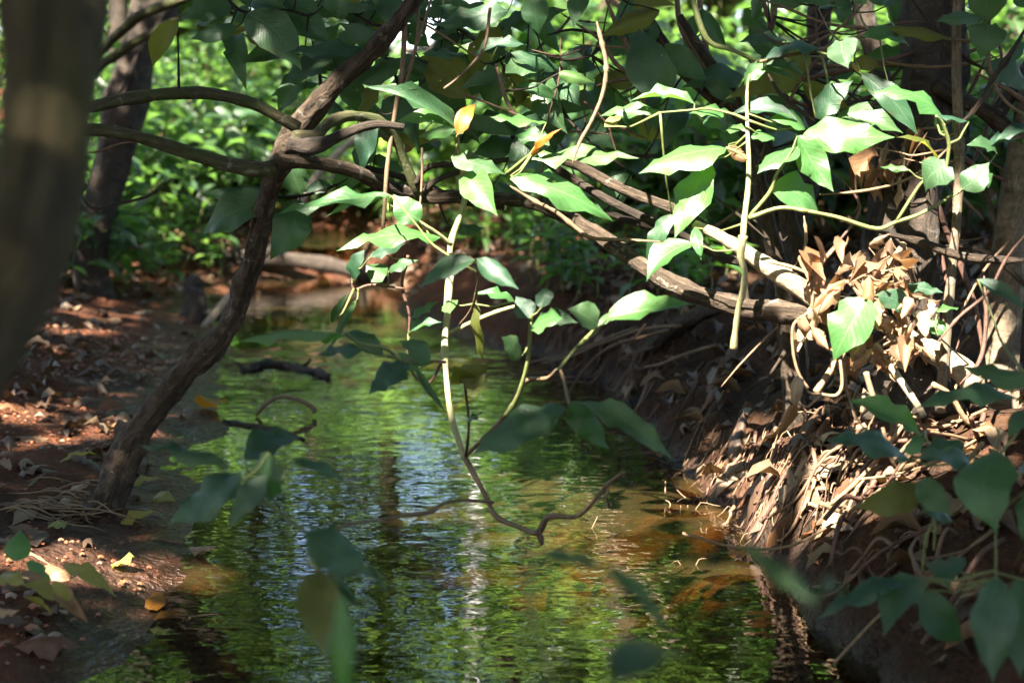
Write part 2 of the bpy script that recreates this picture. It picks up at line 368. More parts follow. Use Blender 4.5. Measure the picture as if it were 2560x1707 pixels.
def ground_material():
    k = N('red mud'); geo = k.n('NewGeometry'); pos = geo.outputs['Position']
    sep = k.n('SeparateXYZ', i={0: pos}); z = sep.outputs[2]; y = sep.outputs[1]
    big = k.noise(1.7, 5, pos); mid = k.noise(9, 5, pos); fine = k.noise(55, 4, pos, .6)
    c = k.ramp(k.math('ADD', k.math('MULTIPLY', big, .6), k.math('MULTIPLY', mid, .4)), [(.30, (.019, .010, .006)), (.44, (.046, .020, .011)), (.56, (.098, .034, .016)), (.75, (.145, .056, .028))])
    c = k.mix(k.math('MULTIPLY', k.ramp(fine, [(.45, (0, 0, 0)), (.7, (1, 1, 1))]), .25), c, (.11, .050, .026))
    xr = k.math('MULTIPLY', k.math('ADD', sep.outputs[0], k.math('MULTIPLY', big, .4)), 4.0, clamp=True)      # browner, humus rich soil on the right bank
    c = k.mix(xr, c, k.mix(1.0, c, (.60, .80, .90), 'MULTIPLY'))
    wetn = k.math('SUBTRACT', 1.0, k.math('DIVIDE', k.math('ADD', z, k.math('MULTIPLY', k.math('SUBTRACT', mid, .5), .08)), .06), clamp=True)
    c = k.mix(k.math('MULTIPLY', wetn, .75), c, k.mix(1.0, c, (.50, .44, .38), 'MULTIPLY'))
    silt = k.math('SMOOTH_MIN', k.math('MULTIPLY', wetn, 1.0), 1.0, .1)
    c = k.mix(k.math('LESS_THAN', z, -.004), c, k.ramp(mid, [(.3, (.06, .032, .012)), (.7, (.17, .075, .026))]))
    rough = k.math('SUBTRACT', .92, k.math('MULTIPLY', wetn, k.math('ADD', .35, k.math('MULTIPLY', fine, .6))))
    vor = k.n('TexVoronoi', i={'Vector': pos, 'Scale': 70.0}).outputs['Distance']
    h = k.math('ADD', k.math('MULTIPLY', mid, 1.2), k.math('ADD', k.math('MULTIPLY', fine, .9), k.math('MULTIPLY', vor, -.35)))
    p = k.n('BsdfPrincipled', i={'Base Color': c, 'Roughness': rough, 'Specular IOR Level': k.math('ADD', .12, k.math('MULTIPLY', wetn, .12)), 'Normal': k.bump(h, .9, .03)}).outputs[0]
    return k.done(p)
M_GROUND = ground_material()
def water_material():
    k = N('stream water'); pos = k.n('NewGeometry').outputs['Position']
    y = k.n('SeparateXYZ', i={0: pos}).outputs[1]
    mp = k.n('Mapping', i={0: pos, 'Scale': (.62, 1.0, 1)}).outputs[0]
    a = k.noise(17, 1, mp, .4, .3); b = k.noise(42, 1, mp, .4, .2); c2 = k.noise(2.2, 2, pos)
    amp = k.math('ADD', .03, k.math('MULTIPLY', c2, .34))
    riff = k.math('MULTIPLY', k.math('SUBTRACT', 1.0, k.math('MULTIPLY', k.math('ABSOLUTE', k.math('SUBTRACT', y, 5.6)), .8), clamp=True), k.ramp(k.noise(2.1, 2, pos), [(.42, (0, 0, 0)), (.6, (1, 1, 1))]))
    riff2 = k.math('GREATER_THAN', y, 9.06)
    h = k.math('MULTIPLY', k.math('ADD', a, k.math('MULTIPLY', b, .30)), k.math('ADD', amp, k.math('ADD', k.math('MULTIPLY', riff, 2.2), k.math('MULTIPLY', riff2, 9.0))))
    nrm = k.bump(h, .34, .02)
    fr = k.n('Fresnel', i={'IOR': 1.33, 'Normal': nrm}).outputs[0]
    fr = k.math('ADD', k.math('MULTIPLY', fr, 1.35), .02, clamp=True)
    gl = k.n('BsdfGlossy', i={'Color': (1, 1, 1, 1), 'Roughness': .012, 'Normal': nrm}).outputs[0]
    tr = k.n('BsdfTransparent', i={0: (.42, .33, .15, 1)}).outputs[0]
    silt = k.n('BsdfDiffuse', i={0: k.ramp(k.noise(1.3, 3, pos), [(.35, (.055, .040, .014)), (.65, (.11, .075, .028))])}).outputs[0]
    body = k.n('MixShader', i={0: .20, 1: tr, 2: silt}).outputs[0]             # suspended silt
    return k.done(k.n('MixShader', i={0: fr, 1: body, 2: gl}).outputs[0])
M_WATER = water_material()
def pebble_material():
    k = N('red laterite pebble'); r = rnd_value(k)
    c = k.ramp(r, [(0, (.22, .06, .025)), (.4, (.30, .09, .035)), (.7, (.14, .055, .03)), (1, (.24, .15, .09))])
    return k.done(k.n('BsdfPrincipled', i={'Base Color': c, 'Roughness': .5}).outputs[0])
M_PEB = pebble_material()

# ------------------------------------------------------------------ ground and water
def axis(lo, f0, f1, hi, fine, grow=1.22):
    a = list(np.arange(f0, f1, fine)); s = fine; x = f1
    while x < hi: a.append(x); s *= grow; x += s
    a.append(hi); s = fine; x = f0 - fine; pre = []
    while x > lo: pre.append(x); s *= grow; x -= s
    pre.append(lo)
    return np.array(pre[::-1] + a)
gx = axis(-400, -2.6, 2.4, 400, .022); gy = np.concatenate([axis(-60, 1.6, 7.0, 7.01, .022), axis(7.03, 7.03, 12.5, 900, .045)])
gy = np.unique(np.round(gy, 4))
X, Y = np.meshgrid(gx, gy); H = height(X, Y)
# crumbs and small clods on the near banks
H = H + np.where(H > .004, .012 * np.maximum(fbm(X * 26, Y * 26, 2, 12), 0) + .010 * np.maximum(fbm(X * 55, Y * 55, 2, 21) - .12, 0), 0) * (Y < 9)
V = np.stack([X, Y, H], -1).reshape(-1, 3); nx_, ny_ = len(gx), len(gy)
ii = np.arange(ny_ - 1)[:, None] * nx_; jj = np.arange(nx_ - 1)[None]
Q = np.stack([ii + jj, ii + jj + 1, ii + nx_ + jj + 1, ii + nx_ + jj], -1).reshape(-1, 4)
g = obj('ground', make_mesh('ground', V, Q, M_GROUND)); g['kind'] = 'structure'; g['label'] = 'red muddy stream banks and sandy bed'
wv = [(-9, -6, 0), (9, -6, 0), (9, 9.05, 0), (-9, 9.05, 0)]
w = obj('water', make_mesh('water', wv, [(0, 1, 2, 3)], M_WATER, smooth=False)); w['kind'] = 'structure'; w['label'] = 'shallow rippled brown stream water'

w2 = obj('water', make_mesh('water', [(-4, 8.95, UP), (1, 8.95, UP), (1, 12.5, UP), (-4, 12.5, UP)], [(0, 1, 2, 3)], M_WATER, smooth=False)); w2['kind'] = 'structure'; w2['label'] = 'broken blue white riffle above the mud bar'

# ------------------------------------------------------------------ traced trees, stems and leaves
def stem_pts(pts, rad, sub=6):
    c, r = catmull([tuple(p) for p in pts], rad, sub); return [Vector(p) for p in c]
_stalk_seed = [0]
def stalk(leaf, base, stems, mat, limit=.7):
    best = min(stems, key=lambda p: (p - base).length); dist = (best - base).length
    if dist < .004 or dist > limit: return
    mid = base.lerp(best, .5) + Vector((0, 0, -.10 * dist)); a = 0.0016 if dist < .12 else 0.0022
    _stalk_seed[0] += 1
    V, Q, uv = tube_arrays([tuple(base), tuple(base.lerp(mid, .6)), tuple(mid), tuple(best)], [a * .8, a * .8, a, a * 1.4], 5, 3, 0, 0, _stalk_seed[0])
    o = bpy.data.objects.new('stalk', make_mesh('stalk', V, Q, mat, uv)); COL.objects.link(o); o.parent = leaf
    o.matrix_parent_inverse = leaf.matrix_basis.inverted()
_var = [0]
def put(parent, r, bx, by, tx, ty, w, kind, mat, d, tilt=.5, dd=None, stems=None, smat=None, roll=0.0):
    g = random.Random(int(bx * 7 + by * 13 + tx)); s = 1.0 if r == 0 else ZS
    if dd is None: dd = g.uniform(-.06, .05)
    b = P(*Z(r, bx, by), d); t = P(*Z(r, tx, ty), d + dd)
    view = (Vector((0, 0, CAM_H)) - (b + t) / 2).normalized(); up = Vector((0, 0, 1))
    n = view * (1 - tilt) + up * tilt + Vector((g.uniform(-.25, .25), g.uniform(-.2, .2), 0)) + Vector((-.25, 0, 0)) + Vector((roll, 0, 0))
    ax = (t - b).normalized(); n2 = (n - ax * n.dot(ax)).normalized()
    f = max(.55, abs(n2.dot(view))); W = w * (.88 if kind != 'h' else 1) * s * d / F / f; L = (t - b).length
    W = min(W, L * (1.15 if kind == 'h' else .42 if mat == 'b' else .85))
    _var[0] += 1
    o = obj('leaf', leaf_mesh(kind, M_LEAF[mat], _var[0] % 11), parent, frame(b, t, n, W * 1.04))
    if stems: stalk(o, b, stems, smat or M_STEM)
    return o
def leaves(parent, text, stems=None, smat=None, dd=0.0, tk=1.0, wk=1.0):
    for ln in text.strip().splitlines():
        q = ln.split()
        if not q: continue
        r, bx, by, tx, ty, w = (float(v) for v in q[:6]); kind, mat = q[6], q[7]; d = float(q[8]) + dd; tilt = (float(q[9]) if len(q) > 9 else .5) * tk
        put(parent, int(r), bx, by, tx, ty, w * wk, kind, mat, d, tilt, None, stems, smat)
def traced(name, r, pts, d, mat, parent, sides=8, sub=5, rough=.25, knot=0.0, stems=None):
    p, rad = tracep(r, pts, d)
    o = tube(name, p, rad, mat, parent, sides, sub, rough, knot)
    if stems is not None: stems += stem_pts(p, rad)
    return o
def down(p, extra=.08):                                      # a point just under the ground below p
    return Vector((p.x, p.y, hz(p.x, p.y) - extra))

# ---- blurred trunk right in front of the camera
p, rad = tracep(0, [(165, -420, 250), (155, -200, 250), (140, 0, 250), (118, 250, 226), (94, 450, 226), (48, 640, 236), (-20, 800, 210), (-110, 960, 190), (-210, 1130, 190)], [1.12, 1.1, 1.08, 1.05, 1.03, 1.0, .98, .95, .92])
t = thing('tree', (p[-1].x - .06, p[-1].y, 0), 'dark mossy curved tree trunk, out of focus, that leaves the ground leaning', 'tree')
p += [p[-1] + Vector((-.07, -.02, -.18))]; p += [Vector((p[-1].x - .03, p[-1].y, hz(p[-1].x - .03, p[-1].y) - .06))]; rad += [.027, .032]
top = p[0]; p = [top + Vector((.02, .1, 1.6)), top + Vector((.01, .03, .6))] + p; rad = [.026, .032] + rad
tube('trunk', p, rad, bark_material('mossy foreground bark', (.030, .022, .010), (.080, .060, .028), .6, .1, green=(.055, .052, .016)), t, 16, 6, .16)

# ---- second dark trunk on the left bank
b0 = Gr(225, 735)
p, rad = tracep(0, [(520, -330, 88), (455, -160, 92), (392, 0, 98), (350, 130, 100), (312, 270, 92), (282, 400, 84), (242, 540, 96), (215, 640, 88), (226, 715, 92)], b0.y / ct * 1.0)
p.append(p[-1] + Vector((.06, .02, -.16))); rad.append(.10)
t = thing('tree', (p[-1].x, p[-1].y, hz(p[-1].x, p[-1].y)), 'dark leaning tree trunk with furrowed bark on the littered left bank', 'tree')
tube('trunk', [p[0] + Vector((.6, .3, 2.6))] + p, [.07] + rad, M_BARKD, t, 14, 6, .35)
dB = b0.y / ct
traced('branch', 1, [(1240, -20, 60), (1080, 30, 70), (900, 110, 74), (780, 220, 66), (690, 300, 60), (560, 420, 50)], [dB - .9, dB - .5], M_BARKG, t, 8, 5, .2)
traced('branch', 1, [(1180, 110, 40), (1000, 210, 56), (850, 300, 60), (700, 400, 66), (620, 450, 70), (520, 520, 60)], [dB - .8, dB - .4], M_BARKG, t, 8, 5, .2)
traced('branch', 1, [(1150, 20, 44), (1010, 200, 40), (900, 380, 38), (800, 560, 40), (745, 640, 46)], dB - .3, M_BARKD, t, 8, 5, .2)

# ---- the leaning tree whose foot stands at the water's edge
stC = []
LT = thing('leaning_tree', tuple(Gr(262, 1265)), 'slender brown tree leaning right over the stream from the muddy left bank', 'tree')
cp = [(238, 1300, 104), (268, 1245, 82), (318, 1120, 66), (385, 1030, 60), (470, 925, 60), (545, 850, 58), (590, 770, 54), (618, 690, 52), (640, 610, 50), (668, 500, 48), (690, 430, 50), (725, 350, 54), (775, 285, 54), (845, 210, 50), (920, 140, 44), (985, 70, 40), (1040, -10, 36), (1120, -140, 34), (1230, -330, 30)]
dC = Gr(262, 1262).y / ct
p, rad = tracep(0, cp, [dC - .02, dC, dC, dC, dC - .1, dC - .2, dC - .3, dC - .35, dC - .4, dC - .45])
p.append(p[-1] + Vector((.35, .2, 1.0))); rad.append(.02)
trunk = tube('trunk', p, rad, M_BARK, LT, 14, 6, .42, .10); stC += stem_pts(p, rad)
dU = dC - .5
def LB(pts, d, mat=M_BARKG, r=0, rough=.2, sides=10):
    return traced('branch', r, pts, d, mat, LT, sides, 5, rough, .05, stC)
LB([(90, 300, 20), (230, 268, 30), (330, 245, 32), (470, 232, 31), (590, 246, 31), (680, 282, 30), (745, 322, 32)], [dU - .1, dU + .05])
LB([(80, 335, 30), (225, 325, 32), (330, 340, 33), (450, 375, 36), (560, 408, 38), (640, 425, 42), (680, 420, 38)], [dU - .1, dU + .05])
LB([(690, 402, 40), (790, 408, 33), (880, 428, 34), (960, 462, 36), (1060, 492, 32), (1160, 494, 30), (1260, 498, 30), (1340, 510, 32), (1420, 545, 34), (1500, 590, 40), (1590, 655, 46), (1690, 712, 50), (1780, 748, 54), (1880, 772, 58), (1980, 782, 60), (2060, 790, 60)], [dU + .05, 3.15, 3.05, 2.9, 2.84], M_BARK, 0, .3, 12)
LB([(735, 345, 34), (790, 338, 32), (822, 308, 28), (862, 292, 28), (905, 293, 28), (950, 305, 26), (985, 340, 22), (1010, 400, 24), (1040, 470, 26), (1052, 500, 26)], [dU, 3.1])
LB([(722, 362, 42), (770, 368, 44), (812, 358, 34), (860, 335, 26), (940, 312, 20), (1010, 318, 16)], dU - .02, M_BARKD)
LB([(905, 418, 16), (990, 438, 15), (1080, 470, 16), (1160, 505, 15), (1260, 520, 14)], [3.2, 3.1], M_BARKD)
LB([(1040, 460, 14), (1060, 425, 15), (1100, 412, 15), (1150, 412, 14), (1250, 402, 13), (1340, 392, 12), (1470, 392, 12), (1640, 390, 10)], [3.05, 3.0, 3.1], M_BARKD)
LB([(1060, 478, 13), (1090, 452, 14), (1150, 428, 13), (1230, 400, 12)], 3.02, M_BARKD)
LB([(1340, 395, 20), (1430, 408, 26), (1520, 455, 28), (1610, 495, 28), (1700, 530, 26), (1790, 580, 24)], [3.1, 2.95], M_BARK)
LB([(1280, 340, 16), (1345, 385, 22), (1420, 440, 24), (1530, 505, 24), (1640, 560, 22)], [3.2, 3.1], M_BARKD)
LB([(1510, 530, 18), (1600, 560, 20), (1700, 585, 20), (1800, 640, 22), (1950, 680, 22)], [3.25, 3.1], M_BARKD)
for pts, d in [([(540, -60, 9), (580, 10, 9), (625, 32, 8), (700, 22, 8), (770, 40, 7)], 3.1), ([(803, 240, 9), (797, 150, 8), (785, 125, 7)], 3.25), ([(1000, 228, 8), (985, 180, 8), (970, 150, 7), (930, 128, 6)], 3.1),
               ([(672, 494, 9), (750, 490, 8), (800, 478, 8), (842, 462, 7)], 3.25), ([(1190, -60, 9), (1260, -30, 9), (1340, -15, 8), (1420, -30, 8), (1480, -60, 9)], 2.95), ([(1160, 205, 8), (1250, 150, 8), (1290, 138, 8), (1380, 142, 8), (1420, 150, 7), (1480, 140, 6)], 3.1),
               ([(1000, 232, 9), (1045, 225, 8), (1100, 260, 8), (1165, 322, 8)], 3.2), ([(1210, 120, 8), (1150, 75, 8), (1100, 60, 7)], 3.1), ([(880, 30, 8), (930, 60, 8), (990, 70, 9)], 3.1), ([(1390, 190, 8), (1400, 260, 8), (1450, 330, 8), (1560, 420, 8)], 3.15)]:
    LB(pts, d, M_BARKD, 0, .1, 7)
# hanging thin stems in the upper middle
for pts, d in [([(1020, -40, 13), (1012, 60, 14), (1008, 150, 13), (1000, 232, 13)], 2.95), ([(1040, -40, 8), (1046, 60, 8), (1030, 160, 8), (1003, 232, 9)], 2.95),
               ([(995, 235, 12), (980, 330, 11), (968, 420, 12), (962, 500, 10), (955, 600, 9)], 3.0), ([(1085, -30, 8), (1060, 60, 6), (1020, 180, 7)], 2.9),
               ([(1225, 20, 9), (1210, 120, 8), (1150, 190, 6), (1110, 222, 6)], 2.8), ([(1052, 55, 6), (1110, 90, 6), (1200, 150, 5)], 2.9),
               ([(1160, 235, 6), (1230, 262, 6), (1300, 290, 6)], 2.9), ([(1330, 330, 12), (1290, 290, 10), (1262, 240, 12), (1240, 160, 8)], 2.95),
               ([(1055, 370, 6), (1055, 440, 6), (1050, 520, 5)], 3.0), ([(940, 330, 8), (985, 360, 12), (1000, 380, 14)], 3.08)]:
    LB(pts, d, M_TWIG, 0, .1, 7)
leaves(LT, '''
1 1510 40 1175 130 150 a g 2.75 .6
1 1615 90 1975 465 250 a g 2.70 .35
2 240 340 -300 345 95 c g 2.72 .6
2 370 365 40 150 150 a g 2.72 .45
2 430 450 50 540 120 a g 2.75 .55
1 2080 550 1760 635 70 c g 3.1 .6
1 1645 185 1790 355 90 a o 2.9 .2
1 1160 130 1000 440 120 a o 2.4 .1
1 1450 250 1640 190 60 c o 2.8 .5
1 1970 1270 1830 965 175 a g 2.9 .3
1 1840 1275 1320 1270 110 c g 2.95 .6
1 1770 1300 1320 1535 190 a g 2.9 .4
1 1960 1310 1760 1700 240 a g 2.92 .15
1 2160 1210 1980 1255 80 c g 2.95 .6
2 150 1110 60 1265 165 a g 2.95 .3
2 160 1100 318 855 140 a g 2.9 .25
2 230 1020 490 1125 80 c g 2.9 .6
1 1640 20 1880 60 90 c g 2.8 .6
1 1880 -30 2180 300 220 a g 2.85 .3
1 1530 90 1660 160 110 a g 2.95 .5
1 2050 330 2230 150 120 a g 3.0 .4
2 -60 40 150 -60 120 a g 2.8 .4
2 120 30 280 230 160 a g 2.9 .2
2 20 110 320 60 60 c g 2.8 .7
2 330 -40 470 180 150 a g 2.8 .3
2 500 160 640 310 130 a g 2.9 .3
2 1150 70 655 175 140 c g 2.6 .6
2 600 90 850 60 90 c g 2.9 .6
2 1340 -40 1352 228 165 a g 2.6 .1
2 1660 -50 1580 188 120 a g 2.65 .15
2 740 170 960 150 110 a g 2.7 .6
2 640 250 800 200 60 c g 2.75 .5
2 870 355 585 352 55 c g 2.75 .7
2 920 365 1278 298 75 c g 2.7 .65
2 340 420 745 475 80 c g 2.75 .6
2 1330 385 1130 490 150 a g 2.8 .35
2 1170 345 1512 472 90 c g 2.75 .6
2 1490 370 1655 470 140 a g 2.8 .3
2 1030 400 1085 752 165 c g 2.7 .15
2 1140 525 818 592 90 a g 2.68 .55
2 1380 490 1540 875 180 a g 2.8 .2
2 1480 480 1625 700 160 a g 2.85 .2
2 1480 480 1722 545 80 a l 2.65 .6
2 560 640 298 905 260 a g 2.85 .25
2 560 580 880 725 170 a g 2.85 .35
2 880 840 1265 862 140 a g 2.9 .5
2 640 560 900 560 70 c g 2.95 .6
2 700 380 1000 420 90 c g 2.85 .5
2 1000 330 1180 370 60 c g 2.9 .6
2 660 440 690 570 70 d g 2.85 .1
2 1120 420 1320 740 130 c o 2.8 .3
2 860 600 960 545 90 a y 3.0 .2
2 1200 560 1500 660 80 c l 2.75 .5
2 1310 920 1460 1000 90 a g 2.9 .4
2 1200 930 915 1010 150 a g 2.95 .35
2 1660 810 1850 975 140 a g 2.85 .3
2 610 840 478 1005 80 d b 3.0 .2
2 1950 1140 1695 1455 170 a g 3.0 .2
2 680 900 560 1010 120 a g 3.0 .3
2 820 930 950 880 70 a g 3.0 .5
2 1780 640 1870 760 90 a g 2.9 .3
2 1850 600 2000 900 60 c l 2.8 .3
2 1900 700 2030 910 50 c l 2.8 .4
2 2200 640 2005 185 270 a g 2.65 .2
2 1060 1200 1230 1290 70 c g 2.95 .5
2 800 1500 1000 1488 75 c g 3.0 .6
2 20 560 260 640 120 a g 2.95 .4
2 -160 60 60 130 110 a g 2.9 .5
''', stC, M_BARKD, .30, .6, 1.2)
gg = random.Random(3)
for i in range(66):                                          # the rest of the dark hanging foliage
    bx = gg.uniform(560, 1650) if gg.random() < .75 else gg.uniform(800, 1350); by = gg.uniform(-60, 330); an = gg.choice([gg.gauss(.35, .35), gg.gauss(2.8, .35), gg.gauss(1.4, .4)]); L = gg.uniform(80, 185)
    put(LT, 0, bx, by, bx + L * math.cos(an), by + L * math.sin(an), L * gg.uniform(.34, .5), gg.choice('aac'), gg.choice('ggggo'), gg.uniform(3.02, 3.35), gg.uniform(.1, .45), gg.uniform(-.06, .06), stC, M_BARKD)

# ---- the sunlit climbing shoot in the middle
stF = []
b = P(1165, 1140, 2.55)
SH = thing('climbing_shoot', tuple(b), 'sunlit pale green climbing shoot with long glossy leaves hanging over the stream', 'plant')
def SB(pts, d, mat=M_STEMP, r=0, sides=8, knot=.12, name='stem'):
    return traced(name, r, pts, d, mat, SH, sides, 5, .05, knot, stF)
SB([(1142, 335, 11), (1148, 390, 12), (1160, 450, 13), (1163, 492, 15), (1150, 540, 15), (1128, 605, 16), (1122, 680, 15), (1116, 770, 16)], [2.92, 3.0, 2.95])
SB([(1128, 690, 15), (1122, 750, 16), (1113, 840, 17), (1112, 870, 18), (1115, 930, 15), (1122, 1000, 16), (1133, 1060, 17), (1150, 1110, 15), (1163, 1145, 18)], [2.95, 2.8], M_STEMP)
SB([(1163, 1145, 16), (1215, 1240, 12), (1240, 1290, 14), (1305, 1320, 12), (1345, 1330, 18), (1372, 1292, 16), (1440, 1290, 11), (1478, 1260, 11), (1520, 1210, 12), (1560, 1180, 9)], [2.8, 2.3], M_TWIG)
SB([(1343, 1325, 14), (1352, 1345, 16), (1355, 1362, 8)], 2.45, M_TWIGR)
SB([(1232, 1255, 9), (1160, 1250, 7), (1110, 1258, 8), (1072, 1280, 14), (1000, 1290, 7), (900, 1306, 7), (868, 1312, 12), (840, 1320, 8)], [2.6, 2.0], M_TWIG)
SB([(840, 1320, 7), (800, 1330, 8), (762, 1327, 8), (700, 1280, 8), (650, 1245, 9), (610, 1200, 8)], [2.0, 1.9], M_STEM)
SB([(840, 1320, 8), (770, 1380, 8), (790, 1420, 9), (805, 1440, 10)], [1.95, 1.7], M_STEM)
SB([(1165, 1140, 8), (1172, 1060, 6), (1162, 960, 8)], [2.75, 2.6], M_TWIGR)
SB([(1115, 838, 14), (1180, 805, 11), (1240, 780, 12), (1290, 765, 9)], [2.95, 2.85], M_STEMP)
SB([(1163, 492, 9), (1190, 480, 9), (1212, 470, 8)], [2.95, 2.9], M_STEM)
SB([(1128, 612, 11), (1095, 585, 11), (1055, 560, 11), (1000, 530, 8), (970, 510, 6)], [2.95, 2.85], M_STEMP)
SB([(1265, 435, 9), (1310, 400, 11), (1330, 385, 9)], [2.9, 2.8], M_STEM)
SB([(1262, 1040, 12), (1290, 1000, 14), (1305, 960, 12), (1320, 900, 10), (1325, 830, 10), (1328, 790, 9)], [2.65, 2.5], M_STEM)
SB([(1163, 1140, 10), (1215, 1090, 12), (1262, 1040, 14), (1310, 955, 13), (1370, 945, 11), (1400, 925, 8), (1420, 1000, 9), (1430, 1025, 9)], [2.8, 2.6, 2.3], M_TWIG)
SB([(1395, 925, 8), (1440, 870, 8), (1495, 815, 8)], [2.4, 2.5], M_STEM)
SB([(1019, 870, 8), (1024, 790, 7), (1005, 715, 8), (1015, 660, 9), (1020, 640, 10)], [3.0, 2.95], M_TWIGR)
SB([(1013, 722, 6), (930, 712, 7), (885, 722, 6), (880, 680, 5)], 2.95, M_TWIGR)
SB([(1019, 870, 8), (1030, 930, 6), (1070, 960, 7), (1112, 890, 8)], 2.9, M_TWIGR)
SB([(1002, 900, 8), (960, 870, 9), (900, 860, 8), (860, 830, 6)], [2.3, 2.1], M_STEM)
SB([(1112, 905, 8), (1060, 900, 7), (1002, 900, 8)], [2.85, 2.3], M_TWIG)
SB([(1190, 655, 7), (1196, 700, 7), (1180, 770, 7), (1150, 812, 8)], [2.5, 2.9], M_TWIG)
leaves(SH, '''
2 390 1280 -390 1412 95 c l 2.62 .5
2 380 1290 -60 1430 45 c l 2.64 .5
2 575 1440 400 1270 215 a l 2.85 .4
5 705 115 25 205 125 c l 2.8 .5
2 830 840 205 565 125 c g 2.85 .45
2 840 850 398 815 105 c l 2.85 .6
2 822 880 938 680 110 a n 2.8 .1
2 840 840 560 900 80 c l 2.9 .5
2 1400 800 1030 765 75 c l 2.85 .6
2 1420 950 1195 885 120 a l 2.9 .5
2 1300 1020 1502 838 45 c n 2.8 .2
2 1290 1045 2005 1035 125 c l 2.8 .5
2 1165 1170 1835 1445 175 c l 2.75 .45
2 1165 1150 1585 1205 75 c l 2.8 .6
2 780 1030 1135 1140 150 a g 2.85 .5
2 890 1130 1082 1412 200 a l 2.85 .3
2 960 1250 832 1160 115 a l 2.9 .4
5 930 260 578 442 145 a g 2.45 .45
5 950 255 1222 455 150 a g 2.45 .45
5 770 540 770 612 150 h l 2.75 .2
5 1190 530 925 480 70 c l 2.75 .5
5 935 480 990 925 70 c o 2.75 .15
5 1290 640 1200 498 170 a g 2.5 .35
5 1370 570 1390 445 120 d g 2.5 .3
5 1300 700 1510 645 135 a l 2.5 .5
5 1400 600 1605 672 110 a g 2.55 .5
5 1735 690 1535 580 190 a g 2.4 .45
5 1800 640 2370 555 165 a l 2.4 .5
5 1740 690 1900 640 60 c g 2.45 .5
5 1240 885 1105 762 120 a g 2.5 .45
5 1555 1190 1812 1500 200 a g 2.25 .4
5 1640 1190 2230 1570 175 c g 2.25 .45
5 1530 1230 915 1530 260 a g 2.2 .4
5 500 935 235 1145 190 a g 2.25 .4
5 330 880 60 735 130 a g 2.3 .5
5 200 840 -120 890 110 c g 2.3 .6
5 640 930 432 790 170 a g 2.3 .5
5 870 1065 1030 935 170 h o 2.6 .3
5 860 1060 790 945 140 a o 2.62 .2
5 540 950 748 1262 55 c g 2.7 .2
5 560 980 425 860 110 a g 2.6 .3
5 885 1300 990 1256 45 d g 2.65 .5
5 140 390 215 195 95 d g 2.9 .1
5 260 405 370 295 120 a g 2.9 .3
5 245 245 480 150 80 c g 2.9 .4
5 370 335 565 262 65 c g 2.9 .5
5 330 220 460 20 130 a g 2.95 .2
5 515 645 705 528 60 c g 2.9 .4
5 495 745 720 668 65 c g 2.9 .5
5 0 670 115 465 55 c g 2.85 .2
5 160 520 -20 860 60 c g 2.85 .2
4 2290 760 1550 800 45 c l 2.2 .7
7 1580 230 1105 525 240 a g 1.95 .35
7 1600 110 1968 -30 210 a g 2.0 .45
7 1760 60 1765 378 240 a g 1.9 .35
7 1740 210 1485 565 180 a g 1.9 .3
7 1910 110 2260 245 90 c g 1.95 .5
7 1500 155 870 20 75 c g 2.0 .6
7 2000 590 2440 870 300 a g 1.7 .4
7 2080 830 2130 1410 300 a o 1.55 .05
8 0 860 210 1110 60 c g 1.7 .3
8 240 800 380 1000 50 c g 1.7 .3
''', stF, M_STEM)

# ---- right hand climbing stem with big sunlit leaves
stG = []
VN = thing('climbing_vine', tuple(P(1835, 870, 2.75)), 'pale climbing stem with big bright sunlit leaves dangling by the right bank', 'plant')
def VB(pts, d, mat=M_STEMP, r=0, sides=8, knot=.12):
    return traced('stem', r, pts, d, mat, VN, sides, 5, .05, knot, stG)
VB([(1720, -40, 15), (1765, 95, 15), (1830, 125, 12), (1890, 152, 10)], 2.85, M_STEM)
VB([(1868, 300, 8), (1830, 285, 7), (1770, 272, 7), (1735, 275, 6), (1650, 282, 5)], [2.76, 2.85], M_STEM)
VB([(1892, 152, 5), (1870, 205, 7), (1868, 300, 9), (1872, 400, 12), (1870, 470, 13), (1862, 540, 15), (1858, 590, 17)], [2.85, 2.76, 2.74], M_STEMP)
VB([(1858, 590, 22), (1852, 640, 20), (1862, 685, 14), (1856, 735, 18), (1846, 770, 14), (1838, 830, 15), (1834, 872, 20)], 2.74, M_STEMP)
VB([(1875, 540, 9), (1925, 480, 11), (1940, 440, 9), (1965, 400, 7)], [2.75, 2.7], M_STEM)
VB([(1815, 370, 7), (1850, 385, 8), (1868, 400, 9)], 2.72, M_STEM)
VB([(2020, 528, 9), (2100, 545, 10), (2190, 572, 11), (2240, 555, 10), (2300, 535, 9), (2380, 490, 8), (2420, 465, 7)], 2.7, M_STEM)
VB([(2020, 528, 10), (1950, 520, 10), (1872, 545, 12)], [2.7, 2.72], M_STEM)
VB([(2365, 425, 8), (2372, 360, 10), (2355, 310, 9), (2340, 290, 7)], [2.65, 2.6], M_STEM)
VB([(2365, 425, 8), (2310, 450, 7), (2240, 555, 9)], [2.65, 2.7], M_STEM)
VB([(1900, 155, 8), (1960, 140, 8), (2040, 128, 9), (2100, 105, 9), (2155, 92, 9), (2250, 84, 9), (2375, 98, 9), (2470, 110, 9)], [2.8, 2.85], M_TWIG)
VB([(2500, -80, 11), (2475, 40, 10), (2470, 120, 10), (2482, 200, 10), (2520, 260, 9), (2600, 310, 9)], 2.86, M_TWIG)
